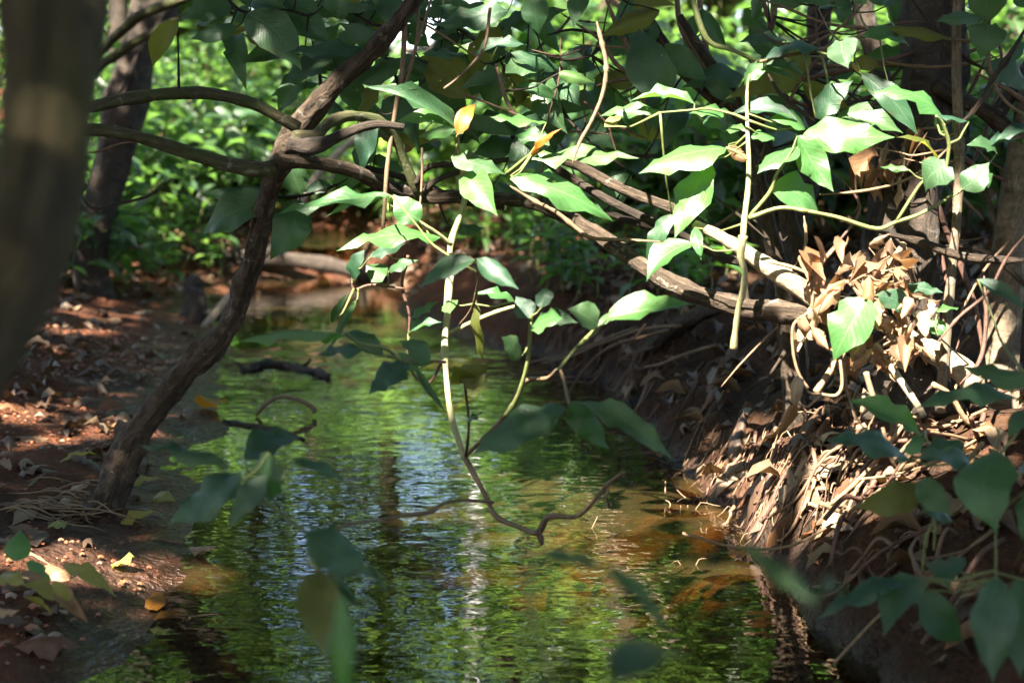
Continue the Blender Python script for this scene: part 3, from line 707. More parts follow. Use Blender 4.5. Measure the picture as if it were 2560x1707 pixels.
leaves(VN, '''
3 405 970 -165 1135 205 a l 2.7 .5
3 290 1050 70 1555 270 a l 2.72 .3
3 50 1400 -120 1720 130 a g 2.85 .3
3 800 270 485 278 85 c g 2.8 .6
3 1160 275 1205 450 280 h g 2.55 .25
3 1040 330 625 412 85 c g 2.7 .6
3 960 370 400 648 270 a o 2.85 .25
3 660 420 525 562 130 a l 2.7 .5
3 650 430 935 508 70 c g 2.7 .6
3 650 460 862 532 55 c l 2.7 .6
3 1290 240 1605 312 90 c l 2.7 .5
3 1870 255 1435 185 90 c o 2.7 .5
3 1240 390 1432 442 90 a o 2.75 .4
3 1240 400 1270 480 60 a y 2.75 .3
3 1290 480 1665 895 165 c g 2.7 .35
3 1470 560 1500 620 60 a o 2.7 .35
3 1830 780 1345 605 105 c l 2.6 .5
3 990 770 1235 528 200 a g 2.7 .3
3 920 870 1508 898 270 a l 2.62 .35
3 1150 755 1565 872 150 a g 2.7 .4
3 870 790 430 752 105 c g 2.68 .55
3 920 830 678 780 130 a l 2.7 .5
3 870 960 608 1138 165 a l 2.62 .45
3 870 890 1108 1255 225 a l 2.6 .4
3 700 1240 1012 1395 215 a l 2.62 .45
3 700 890 552 912 95 a l 2.7 .5
3 430 740 162 742 100 a l 2.7 .55
3 410 840 555 860 70 a l 2.72 .6
3 420 945 560 1060 110 a b 2.7 .3
3 -20 735 -420 760 100 c l 2.75 .5
3 200 680 -220 660 75 c l 2.72 .6
2 1780 830 1895 758 55 a y 2.8 .5
3 260 790 400 860 80 a g 2.75 .5
3 2090 110 1775 142 95 c g 2.7 .5
3 2120 -60 2110 180 270 h g 2.7 .15
3 2120 175 2065 390 250 h g 2.65 .2
3 2290 -20 2380 60 110 a g 2.8 .4
3 2420 800 2155 932 85 c g 2.6 .5
3 1840 1090 1710 1258 240 h g 2.5 .3
3 1600 1110 1405 1092 40 c g 2.55 .6
3 1950 1235 2125 1060 215 a g 2.55 .35
3 2175 1000 1975 950 85 c g 2.6 .5
3 2100 1190 2150 1135 60 d l 2.6 .3
3 1780 1062 1515 898 60 c o 2.6 .5
3 1990 800 1765 762 65 c g 2.6 .6
3 1770 770 1860 880 60 c l 2.62 .4
3 2352 960 2060 990 80 c g 2.65 .6
3 2090 430 2380 620 150 a g 2.75 .4
3 2260 380 2380 280 120 a g 2.8 .4
3 1010 60 1170 80 70 c g 2.75 .5
3 1240 -20 1330 30 100 a l 2.8 .4
3 1440 -10 1560 30 60 a g 2.8 .5
3 240 60 420 330 130 c g 2.95 .2
6 190 150 -115 405 170 a l 2.65 .35
6 200 50 245 265 85 c l 2.7 .1
''', stG, M_STEM, .12)

# ---- right hand trees on the bank
RT = thing('bank_tree', tuple(Gr(2300, 1010)), 'dark thick tree trunk on the right bank wrapped in thin vines', 'tree')
stR = []
def RB(name, pts, d, mat, sides=10, rough=.3, r=0, knot=0.0):
    return traced(name, r, pts, d, mat, RT, sides, 5, rough, knot, stR)
gR = Gr(2300, 1010); dR = gR.y / ct
RB('trunk', [(2380, -420, 120), (2345, -200, 130), (2332, 0, 140), (2325, 150, 145), (2310, 300, 150), (2290, 450, 150), (2270, 620, 150), (2270, 800, 150), (2285, 930, 180), (2295, 1040, 230)], [dR + .1, dR], M_BARKD, 16, .4)
RB('stem', [(2420, -200, 26), (2395, 0, 26), (2392, 180, 26), (2398, 400, 26), (2390, 560, 24), (2375, 720, 24), (2360, 900, 26), (2350, 1030, 30)], dR - .16, M_BARKM, 8, .2)
RB('branch', [(2340, 215, 34), (2400, 250, 36), (2470, 285, 40), (2510, 320, 44), (2600, 400, 40)], [dR - .02, dR + .1], M_BARK, 10)
RB('branch', [(2480, 300, 36), (2530, 225, 42), (2600, 130, 40)], [dR + .05, dR + .2], M_BARK, 10)
RB('root', [(2180, 800, 40), (2250, 830, 46), (2320, 870, 50), (2400, 920, 56), (2440, 960, 60)], [2.95, 2.9], M_BARKL, 12)
RB('root', [(2050, 780, 66), (2130, 770, 62), (2200, 800, 56), (2250, 880, 70), (2280, 960, 80)], [2.98, dR], M_BARK, 12)
T2 = thing('tree', tuple(Gr(2500, 1010)), 'mottled tan tree trunk with a patchy lit side at the edge of the right bank', 'tree')
d2 = Gr(2500, 1000).y / ct
traced('trunk', 0, [(2660, -200, 70), (2610, 120, 74), (2560, 350, 76), (2535, 500, 78), (2520, 650, 78), (2510, 800, 80), (2500, 920, 88), (2500, 1040, 120)], d2, M_BARKM, T2, 14, 5, .25)
T3 = thing('tree', tuple(Gr(1945, 800)), 'straight dark bluish tree trunk behind the lit branch on the right bank', 'tree')
d3 = Gr(1945, 800).y / ct
traced('trunk', 0, [(2080, -300, 56), (2054, 0, 58), (2040, 200, 56), (2030, 400, 56), (1990, 560, 58), (1955, 700, 66), (1945, 815, 84)], d3, M_BARKD, T3, 14, 5, .2)
T4 = thing('tree', tuple(Gr(1965, 860)), 'thin rough brown tree stem slanting behind the bright hanging leaves', 'tree')
d4 = 3.25
p, rad = tracep(0, [(1700, 40, 18), (1770, 150, 26), (1835, 240, 30), (1860, 330, 30), (1890, 420, 36), (1915, 540, 42), (1940, 640, 42), (1955, 700, 40)], d4)
p.append(Vector((p[-1].x + .05, p[-1].y, hz(p[-1].x + .05, p[-1].y) - .05))); rad.append(.026)
tube('trunk', p, rad, M_BARK, T4, 12, 5, .3)
T5 = thing('tree', tuple(Gr(2165, 760)), 'dark knobbly broken trunk between the bluish trunk and the thick trunk', 'tree')
d5 = Gr(2165, 800).y / ct + .3
p, rad = tracep(0, [(2150, -120, 56), (2155, 0, 52), (2170, 80, 46), (2200, 170, 38), (2215, 260, 40), (2205, 420, 46), (2180, 600, 50), (2165, 760, 56)], d5)
p.append(Vector((p[-1].x, p[-1].y, hz(p[-1].x, p[-1].y) - .05))); rad.append(.06)
tube('trunk', p, rad, M_BARKD, T5, 12, 5, .4)
stT = []
T6 = thing('tree', tuple(Gr(1700, 700)), 'small forked tree with slender speckled limbs above the horizontal branch', 'tree')
d6 = 3.35
traced('trunk', 0, [(1560, -60, 22), (1620, 50, 26), (1680, 140, 30), (1720, 190, 34), (1790, 245, 36), (1850, 285, 40), (1910, 360, 40), (1950, 460, 44)], d6, M_BARK, T6, 10, 5, .25, 0.0, stT)
traced('branch', 0, [(1690, -60, 10), (1700, 60, 16), (1740, 130, 18), (1790, 220, 20)], d6, M_TWIG, T6, 8, 5, .1, 0.0, stT)
traced('branch', 0, [(1740, -60, 12), (1760, 80, 16), (1770, 150, 18), (1805, 225, 20)], d6 + .05, M_TWIG, T6, 8, 5, .1, 0.0, stT)
traced('branch', 0, [(1925, -60, 14), (1935, 30, 18), (1920, 90, 20), (1910, 160, 18), (1900, 250, 18), (1905, 340, 22)], d6 + .05, M_TWIG, T6, 8, 5, .1, 0.0, stT)
traced('branch', 0, [(1900, -20, 12), (1920, 40, 13), (1930, 75, 14)], d6, M_TWIGR, T6, 8, 5, .1)
p, rad = tracep(0, [(1950, 460, 44), (1975, 560, 44), (2000, 680, 46)], d6); p.append(Vector((p[-1].x, p[-1].y, hz(p[-1].x, p[-1].y) - .05))); rad.append(.03)
tube('trunk', p, rad, M_BARK, T6, 10, 4, .25)

gg = random.Random(41)
for i in range(42):                                          # shaded foliage of the forked tree
    bx = gg.uniform(1480, 2480); by = gg.uniform(-60, 300); an = gg.choice([gg.gauss(.35, .35), gg.gauss(2.8, .35), gg.gauss(1.4, .4)]); L = gg.uniform(80, 180)
    put(T6, 0, bx, by, bx + L * math.cos(an), by + L * math.sin(an), L * gg.uniform(.34, .5), gg.choice('aac'), gg.choice('gggggo'), gg.uniform(3.15, 3.6), gg.uniform(.1, .45), gg.uniform(-.06, .06), stT, M_BARKD)

# sunlit broken branch with its bunch of dry leaves
DB = thing('dead_branch', tuple(P(2030, 735, 2.9)), 'bleached broken branch in full sun with a hanging bunch of dry tan leaves', 'branch')
stD = []
def DBb(name, pts, d, mat, sides=8, r=0): return traced(name, r, pts, d, mat, DB, sides, 5, .12, .06, stD)
DBb('branch', [(1735, 560, 22), (1790, 585, 28), (1850, 622, 36), (1920, 668, 46), (1980, 705, 52), (2030, 740, 52), (2060, 775, 40)], [2.86, 2.84, 2.82], M_BARKL, 12)
DBb('twig', [(1925, 655, 9), (1980, 668, 10), (2015, 682, 9)], 2.73, M_STRAW)
DBb('twig', [(2085, 622, 9), (2060, 650, 10), (2030, 690, 9), (2010, 720, 9), (2030, 790, 0)][:4], 2.71, M_STRAW)
DBb('twig', [(2028, 690, 8), (2028, 770, 9), (1985, 810, 9), (1982, 870, 8), (1995, 930, 8), (2020, 970, 8)], 2.68, M_TWIG)
DBb('twig', [(2155, 668, 10), (2100, 718, 11), (2070, 755, 11), (2040, 800, 9)], 2.70, M_STRAW)
DBb('twig', [(2260, 610, 16), (2230, 650, 15), (2195, 700, 14), (2160, 790, 13), (2120, 850, 15), (2080, 920, 16), (2040, 980, 18)], [2.83, 2.73], M_STRAW)
DBb('twig', [(2110, 860, 7), (2115, 960, 8), (2140, 1050, 8)], 2.70, M_TWIG)
DBb('twig', [(2190, 860, 16), (2230, 920, 18), (2275, 985, 18), (2310, 1040, 16)], [2.73, 2.63], M_BARKL)
DBb('twig', [(2165, 930, 14), (2180, 985, 15), (2195, 1020, 14)], 2.58, M_STRAW)
DBb('twig', [(2160, 990, 10), (2155, 1030, 12)], 2.58, M_STRAW)
DBb('twig', [(2052, 985, 7), (2090, 988, 8), (2105, 960, 8), (2100, 900, 7)], 2.58, M_STRAW)
leaves(DB, '''
6 1060 230 1055 400 70 d b 2.83 .1
6 1190 150 1165 285 90 d b 2.85 .1
6 1150 360 1315 245 120 a b 2.85 .2
6 1340 365 1315 515 95 d b 2.78 .1
6 1000 340 1015 490 80 d b 2.8 .1
6 1020 430 1110 520 80 c b 2.8 .3
6 1400 520 1395 725 95 a b 2.76 .1
6 890 640 960 770 80 d b 2.8 .1
6 970 700 1075 845 110 a b 2.8 .1
6 1500 560 1590 690 110 d b 2.85 .1
6 1540 640 1600 800 100 d b 2.82 .1
6 1600 800 1575 995 75 d b 2.8 .1
6 1530 810 1560 930 110 d b 2.8 .1
6 1360 630 1440 720 90 d b 2.8 .2
6 1300 700 1240 880 80 c b 2.78 .1
6 1290 780 1225 930 90 d b 2.8 .1
6 1360 840 1225 985 80 c b 2.78 .2
6 1330 720 1360 860 60 c b 2.8 .1
6 1180 390 960 600 70 c b 2.8 .3
6 1160 420 1010 610 60 c b 2.8 .2
6 1050 470 1000 640 90 d b 2.82 .1
6 960 560 1000 700 80 d b 2.8 .1
6 1500 400 1480 500 110 d b 2.9 .1
6 1570 440 1650 560 90 d b 2.88 .1
6 1440 180 1380 420 90 c b 2.9 .1
6 1480 120 1400 360 110 c b 2.95 .1
6 1340 180 1480 90 110 a b 2.95 .3
6 1660 680 1740 780 110 d b 2.85 .2
6 1640 760 1700 830 110 d b 2.85 .2
6 875 1020 860 1235 120 a b 2.6 .1
6 860 1200 755 1400 90 c b 2.6 .1
6 1120 350 1230 300 80 a b 2.85 .4
6 930 330 1000 400 60 c b 2.85 .4
6 1080 560 1130 700 60 c b 2.85 .2
6 1450 600 1430 720 90 d b 2.9 .1
6 1470 640 1500 760 80 d b 2.9 .1
''', stD, M_STRAW, -.14)
gg = random.Random(8)
for i in range(64):
    bx = gg.uniform(900, 1740); by = gg.uniform(170, 930); L = gg.uniform(80, 190); an = gg.gauss(0, .42)
    put(DB, 6, bx, by, bx + L * math.sin(an), by + L * math.cos(an), L * gg.uniform(.28, .5), gg.choice('dcac'), 'b', gg.uniform(2.62, 2.95), gg.uniform(0, .3), gg.uniform(-.08, .08), stD, M_STRAW, gg.uniform(-.8, .8))
for i in range(26):       # clump of dead strips higher on the trunk
    bx = gg.uniform(1300, 1720); by = gg.uniform(820, 1150); L = gg.uniform(150, 330); an = gg.gauss(-.12, .3)
    put(DB, 3, bx, by, bx + L * math.sin(an), by + L * math.cos(an), L * gg.uniform(.16, .3), 'c', 'b', gg.uniform(2.95, 3.15), gg.uniform(0, .2), gg.uniform(-.05, .05), stR, M_STRAW, gg.uniform(-.8, .8))

# green leaf plants rooted on the right bank
stB = []
p0 = Gr(2330, 1560)
BP = thing('bank_plant', tuple(p0), 'dark green broad-leaved plant rooted in the shaded foot of the right bank', 'plant')
def BB(pts, d, mat=M_STEM, r=9, sides=7): return traced('stem', r, pts, d, mat, BP, sides, 5, .05, .08, stB)
BB([(1760, 1250, 30), (1720, 1050, 26), (1690, 880, 22), (1700, 700, 18), (1720, 590, 18), (1770, 480, 22), (1740, 400, 16), (1690, 320, 14)], [2.15, 2.1])
BB([(1700, 890, 18), (1640, 780, 26), (1610, 700, 24), (1650, 620, 18)], [2.12, 2.2], M_TWIG)
BB([(1770, 480, 20), (1768, 600, 16), (1762, 700, 12)], 2.1)
BB([(1880, 900, 14), (2000, 870, 16), (2130, 840, 16), (2300, 880, 14), (2400, 900, 14)], [2.1, 1.95])
BB([(1700, 885, 14), (1800, 900, 14), (1880, 900, 14)], 2.1)
BB([(2170, 880, 16), (2165, 560, 14), (2150, 100, 14), (2200, -100, 14)], [1.95, 2.1])
BB([(2420, 1080, 16), (2400, 1220, 16), (2300, 1400, 18), (2180, 1560, 18), (2150, 1760, 18)], [2.3, 2.15], M_STEM, 6)
BB([(2300, 1165, 14), (2350, 1190, 14), (2400, 1230, 14)], 2.25, M_STEM, 6)
BB([(1600, 1565, 16), (1750, 1600, 16), (1950, 1590, 16), (2150, 1640, 16)], 2.2, M_STEM, 6)
BB([(1215, 1180, 10), (1260, 1290, 12), (1380, 1460, 12), (1500, 1560, 12), (1600, 1570, 14)], [2.35, 2.2], M_STEM, 6)
BB([(2150, 100, 14), (1960, 60, 12), (1740, 0, 14), (1700, -80, 14)], [2.1, 2.3])
leaves(BP, '''
9 1700 310 1245 422 250 a o 2.1 .3
9 1665 245 1885 475 200 a g 2.08 .35
9 2150 60 2180 590 420 a g 1.95 .2
9 2000 100 1615 95 150 a g 2.1 .5
9 1640 885 985 1160 150 c g 2.0 .45
9 1690 880 1435 1265 230 a g 2.0 .35
9 1680 960 1955 1300 230 a g 2.0 .35
9 1835 770 1852 965 190 h g 2.05 .25
9 2170 880 2150 1570 360 a g 1.8 .2
9 2320 890 2330 1540 280 a g 1.85 .2
9 1690 450 1855 485 150 a g 2.1 .4
9 2380 300 2340 640 120 a g 1.95 .3
9 2000 300 1905 330 110 a g 2.1 .3
6 2300 1165 1615 1248 130 c g 2.25 .5
6 2420 1080 1925 955 150 c g 2.3 .5
6 1600 1565 1050 1440 150 c g 2.2 .5
6 1220 1185 1695 1415 150 c l 2.35 .45
6 2050 390 2370 600 95 c g 2.5 .5
6 2352 1250 2250 1420 130 a g 2.2 .3
6 1700 1440 1560 1520 120 a l 2.3 .5
6 1960 1450 1660 1560 170 a g 2.2 .4
''', stB, M_STEM)

YC = thing('young_climber', tuple(P(*Z(6, 2010, 960), 2.9)), 'young green climber with one large bright leaf before the dry tan leaves', 'plant')
stY = []
def YB(pts, d): return traced('stem', 6, pts, d, M_STEM, YC, 6, 5, .05, .08, stY)
YB([(1335, 515, 10), (1385, 495, 10), (1480, 520, 10), (1570, 560, 10), (1680, 680, 10), (1790, 760, 12), (1900, 860, 12), (2010, 960, 14)], [2.6, 2.75, 2.9])
YB([(1560, 430, 8), (1540, 490, 9), (1570, 560, 9)], [2.75, 2.7]); YB([(1790, 600, 8), (1770, 680, 9), (1790, 760, 9)], 2.76)
leaves(YC, '''
6 1340 515 1108 925 320 a l 2.6 .25
6 1385 490 1655 635 130 a g 2.65 .45
6 1570 430 1825 475 80 c g 2.75 .5
6 1790 600 1905 585 70 d l 2.75 .5
6 1730 680 1850 740 130 d l 2.78 .4
6 1650 640 1790 700 90 a g 2.8 .5
''', stY, M_STEM)

# blurred leaves close to the lens, rising from below the frame
FP = thing('foreground_plant', tuple(Vector((.25, 1.05, 0))), 'out of focus green blades close to the lens above the dark water', 'plant')
stP = []
def FB(pts, d, r=8): return traced('stem', r, pts, d, M_STEM, FP, 6, 5, .05, .0, stP)
zb = P(*Z(8, 1700, 2300), 1.0)
FB([(1330, 745, 30), (1300, 1100, 26), (1500, 1700, 26), (1700, 2300, 26)], [1.15, 1.05]); FB([(1850, 1560, 26), (1800, 1900, 26), (1700, 2300, 26)], [.95, 1.05])
FB([(60, 1000, 18), (-40, 1500, 20), (300, 2100, 22), (1700, 2300, 26)], [1.3, 1.05]); FB([(2700, 1250, 20), (2500, 1800, 22), (1700, 2300, 26)], [.95, 1.05])
tube('stem', [zb, zb + Vector((.02, .03, -.12)), Vector((zb.x + .03, zb.y + .05, -.2))], [.005, .006, .007], M_STEM, FP, 6, 3)
put(FP, 8, 1330, 745, 1830, 850, 90, 'c', 'g', 1.15, .5, -.02); put(FP, 8, 1780, 800, 2230, 1290, 110, 'c', 'g', 1.13, .5, -.03)
put(FP, 8, 1850, 1560, 2310, 1430, 260, 'd', 'g', .95, .7, .06)
put(FP, 8, 60, 1000, 90, 1800, 190, 'a', 'l', 1.15, .1)
put(FP, 9, 1010, 1060, 470, 620, 130, 'c', 'g', .95, .65, .05)
put(FP, 9, 1180, 1020, 960, 1050, 60, 'c', 'g', .95, .6)

# ------------------------------------------------------------------ woody debris, roots, log, poles
def onground(pts, lift=0.0):                                 # pixels -> points on the ground or water surface
    return [Gr(*q) + Vector((0, 0, lift)) for q in pts]
def ground_tube(name, pts, wpx, mat, label, cat, group=None, lift=.4, sides=8, rough=.3, parent=None):
    p = onground(pts); rad = [wpx * (q.y / ct) / F / 2 * s for q, s in zip(p, np.linspace(1, .75, len(p)))]
    p = [q + Vector((0, 0, r * lift)) for q, r in zip(p, rad)]
    if parent is None:
        V, Q, uv = tube_arrays([tuple(q) for q in p], rad, sides, 5, rough, .1, random.randrange(999))
        o = obj(name, make_mesh(name, V, Q, mat, uv)); return tag(o, label, cat, group)
    return tube(name, p, rad, mat, parent, sides, 5, rough, .1)
lg = thing('log', tuple(P(700, 655, 8.75)), 'dark fallen log lying across the mud bar in front of the riffle', 'log')
p, rad = tracep(0, [(440, 655, 34), (530, 645, 38), (620, 643, 42), (720, 650, 40), (820, 664, 40), (900, 684, 36), (965, 700, 34)], [8.75, 8.75])
tube('trunk', p, rad, M_BARKD, lg, 12, 5, .3)
tube('branch_stub', [p[5], p[5] + Vector((.03, -.02, .10)), p[5] + Vector((.08, -.03, .20))], [.03, .02, .012], M_BARKD, lg, 8, 3, .2)
pg = Gr(515, 815); dP = pg.y / ct
po = thing('leaning_pole', tuple(pg), 'pale yellowish slender pole leaning right behind the brown leaning tree', 'pole')
p, rad = tracep(0, [(500, 832, 24), (560, 760, 22), (640, 660, 22), (705, 590, 21), (785, 450, 20), (850, 380, 20), (905, 330, 19), (1010, 215, 18), (1100, 90, 17), (1180, -60, 16)], [dP, dP + .3])
tube('stem', p, rad, M_BARKL, po, 8, 5, .1)
tube('branch_stub', [p[4], p[4] + Vector((.10, .05, .02)), p[4] + Vector((.2, .08, .10))], [.010, .007, .004], M_BARKL, po, 6, 3, .1)
sg = Gr(485, 800)
sp_ = thing('stump', tuple(sg), 'black rotten stump at the foot of the pale leaning pole', 'stump')
tube('trunk', [sg + Vector((0, 0, -.05)), sg + Vector((.01, 0, .07)), sg + Vector((-.01, .02, .15)), sg + Vector((.02, .02, .20))], [.075, .055, .05, .03], M_BARKD, sp_, 12, 4, .5)
tube('root', [sg + Vector((0, 0, .04)), sg + Vector((.12, -.04, .02)), sg + Vector((.22, -.08, -.02))], [.035, .02, .012], M_BARKD, sp_, 8, 4, .4)
pp = thing('leaning_pole', tuple(P(1331, 107, 11)), 'bright straight pole slanting upwards in the sunny clearing', 'pole')
p, rad = tracep(0, [(1240, 260, 18), (1331, 107, 19), (1404, 15, 20), (1520, -140, 20), (1700, -380, 18)], 11.0)
p = [Vector((p[0].x - .35, p[0].y, hz(p[0].x - .35, p[0].y) - .1))] + p; rad = [.03] + rad
tube('stem', p, rad, M_BARKL, pp, 8, 4, .05)
tube('branch_stub', [p[2], p[2] + Vector((-.06, 0, .10)), p[2] + Vector((-.10, 0, .25))], [.02, .012, .006], M_BARKL, pp, 6, 3, .05)
dw = thing('driftwood', tuple(Gr(690, 925)), 'gnarled black driftwood lying in the rippled water', 'driftwood')
ground_tube('trunk', [(604, 928), (625, 930), (645, 922), (672, 915), (700, 917), (735, 922), (760, 930), (790, 934), (820, 948)], 22, M_BARKD, None, None, lift=.5, rough=.8, sides=10, parent=dw)
for a, b, e in ((612, 924, (-.05, .02, .03)), (745, 924, (.05, .01, .045))):
    q = Gr(a, b); tube('branch_stub', [q, q + Vector(e) * .5 + Vector((.01, 0, 0)), q + Vector(e)], [.014, .009, .003], M_BARKD, dw, 6, 3, .4)
ground_tube('stick', [(560, 1058), (640, 1070), (705, 1082), (760, 1102)], 14, M_BARK, 'wet grey stick lying in the shallows beside the leaning trunk', 'stick', lift=.6)
p = [P(*Z(4, a, b), 4.55) for a, b in ((1675, 1275), (1730, 1205), (1830, 1155), (1950, 1175), (2050, 1230), (2045, 1262))]
V, Q, uv = tube_arrays([tuple(q) for q in p], [.006, .007, .007, .007, .009, .006], 6, 4, .1, .1, 3)
tag(obj('stick', make_mesh('stick', V, Q, M_TWIG, uv)), 'thin dark twig arched out of the stream', 'stick')
for pts, w, lab in [([(0, 1355), (70, 1385), (140, 1425), (240, 1460)], 16, 'bent grey stick under the pile of yellow green leaves'),
                    ([(60, 1230), (112, 1188), (160, 1210), (205, 1235)], 10, 'forked grey twig on the mud left of the leaning trunk foot'),
                    ([(80, 1168), (110, 1186), (120, 1192)], 6, 'short pale twig tip on the mud above the dead grass'),
                    ([(380, 1350), (420, 1355), (460, 1362)], 12, 'short brown stick half sunk in the shiny wet mud')]:
    ground_tube('stick', pts, w, M_TWIG, lab, 'stick')

# the big root on the right bank, with the thinner ones below it
rt = thing('bank_root', tuple(Gr(1580, 920)), 'thick weathered dark root running down the right bank to the water', 'root')
p, rad = tracep(5, [(1930, 1020, 46), (1990, 940, 70), (2060, 840, 92), (2160, 760, 96), (2280, 690, 100), (2420, 610, 100), (2560, 560, 90), (2760, 540, 80)], [5.0, 4.9, 4.6, 4.3])
tube('trunk', p, rad, M_BARKD, rt, 14, 5, .5, .08)
def rootlet(pts, w, d, mat=M_ROOT, r=5):
    q, rad = tracep(r, [(a, b, w * s) for (a, b), s in zip(pts, np.linspace(1, .6, len(pts)))], d); tube('root', q, rad, mat, rt, 7, 5, .2, .08)
rootlet([(2280, 690), (2060, 710), (1940, 740), (1700, 830), (1560, 890), (1380, 935)], 26, [4.5, 5.1])
rootlet([(2200, 720), (2000, 770), (1860, 810), (1740, 880), (1640, 990), (1570, 1090), (1560, 1170)], 22, [4.5, 4.8])
rootlet([(2050, 680), (1990, 760), (1890, 860), (1880, 940), (1920, 970)], 16, [4.5, 4.7])
rootlet([(2100, 830), (1900, 900), (1850, 1000), (1800, 1090)], 14, [4.5, 4.6], M_TWIGR)
rootlet([(1990, 700), (1800, 770), (1600, 850), (1440, 900), (1300, 925)], 20, [4.9, 5.3])
rootlet([(2500, 820), (2300, 880), (2150, 940), (2040, 960)], 26, [4.2, 4.5])
gg = random.Random(4)
for i in range(46):
    px = gg.uniform(1380, 1760); py = 690 + (px - 1380) * .62 + gg.uniform(-10, 190)
    a = Gr(px, py); pts = [a + Vector((0, 0, .06))]; v = Vector((-gg.uniform(.5, 1), -gg.uniform(.1, .8), 0))
    for k in range(4):
        v += Vector((gg.uniform(-.5, .5), gg.uniform(-.5, .5), 0)); q = pts[-1] + v * .05; q.z = max(hz(q.x, q.y), 0) + gg.uniform(.0, .02); pts.append(q)
    r0 = gg.uniform(.0015, .005); tube('root', pts, [r0, r0, r0 * .9, r0 * .7, r0 * .4], gg.choice([M_ROOT, M_TWIGR, M_BARKD]), rt, 5, 3, .1)

# pale fine roots and straw spilling down the sunlit right bank
fr = thing('rootlet_mat', tuple(Gr(2000, 1180)), 'matted pale rootlets and straw spilling down the sunlit right bank', 'roots')
def bank_fibre(px, py, L, r0, dirn, g, parent=None, mat=None):
    a = Gr(px, py); pts = [a + Vector((0, 0, g.uniform(.004, .05)))]; v = Vector(dirn).normalized()
    for k in range(5):
        v = (v + Vector((g.gauss(0, .5), g.gauss(0, .5), 0))).normalized(); q = pts[-1] + v * L / 5
        q.z = max(hz(q.x, q.y), -.02) + g.uniform(.002, .035); pts.append(q)
    return pts, [r0, r0, r0, r0 * .85, r0 * .7, r0 * .35]
gg = random.Random(12); SV, SQ, off = [], [], 0; SU = []
for i in range(60):
    px = gg.gauss(1990, 130); py = gg.gauss(1170, 75)
    pts, rad = bank_fibre(px, py, gg.uniform(.05, .17), gg.choice([.001, .0014, .002, .003, .0045]), (-.5, gg.uniform(-1, .6), 0), gg)
    tube('rootlet', pts, rad, gg.choice([M_STRAW, M_ROOT, M_ROOT, M_TWIGR]), fr, 5, 3, .1)
for i in range(110):
    px = gg.gauss(2010, 190); py = gg.gauss(1150, 110)
    if py < 960 + max(0, 2050 - px) * .35: continue
    pts, rad = bank_fibre(px, py, gg.uniform(.04, .16), gg.uniform(.0008, .0018), (gg.gauss(-.4, .8), gg.gauss(-.2, .8), 0), gg)
    V, Q, uv = tube_arrays([tuple(q) for q in pts], rad, 4, 2, 0, 0, i); SV.append(V); SQ.append(Q + off); SU.append(uv); off += len(V)
o = obj('fine_rootlets', make_mesh('fine_rootlets', np.vstack(SV), np.vstack(SQ), M_STRAW, np.vstack(SU)), fr); o['kind'] = 'stuff'
# dead grass at the leaning trunk's foot
dg = thing('dead_grass_tuft', tuple(Gr(160, 1290)), 'flattened tuft of dead straw at the foot of the leaning trunk', 'grass')
for i in range(46):
    c = Gr(gg.gauss(165, 55), gg.gauss(1285, 26)); an = gg.gauss(.2, .5); L = gg.uniform(.06, .2); pts = []
    for k in range(5):
        s = (k / 4 - .5) * L; q = c + Vector((s * math.cos(an), s * math.sin(an), 0)); q.z = hz(q.x, q.y) + .008 + .02 * math.sin(k / 4 * 3.14) * gg.random(); pts.append(q)
    tube('blade', pts, [.0012, .002, .0024, .002, .0008], M_STRAW, dg, 4, 3)

# tangle of thin vines on the right
gg = random.Random(21)
def vine(pts, w, d, mat=None):
    p, rad = tracep(0, [(a, b, w * (.35 if k in (0, len(pts) - 1) else 1)) for k, (a, b) in enumerate(pts)], d)
    V, Q, uv = tube_arrays([tuple(q) for q in p], rad, 6, 5, .08, .30, gg.randrange(999))
    x = pts[len(pts) // 2][0]; y = pts[len(pts) // 2][1]
    lab = ('thin bent twig beside the dark leaning trunk on the left bank' if x < 700 else 'thin wiry vine hanging among the dark leaves above the horizontal branch' if x < 1600
           else 'thin woody vine tangled round the small forked tree' if x < 1980 else 'thin reddish woody vine strung across the thick dark trunk' if y < 420 else 'thin reddish woody vine low in the tangle beside the dry tan leaves')
    tag(obj('vine', make_mesh('vine', V, Q, mat or gg.choice([M_TWIGR, M_TWIGR, M_TWIG, M_BARK]), uv)), lab, 'vine', lab.replace('thin ', '') + ' group')
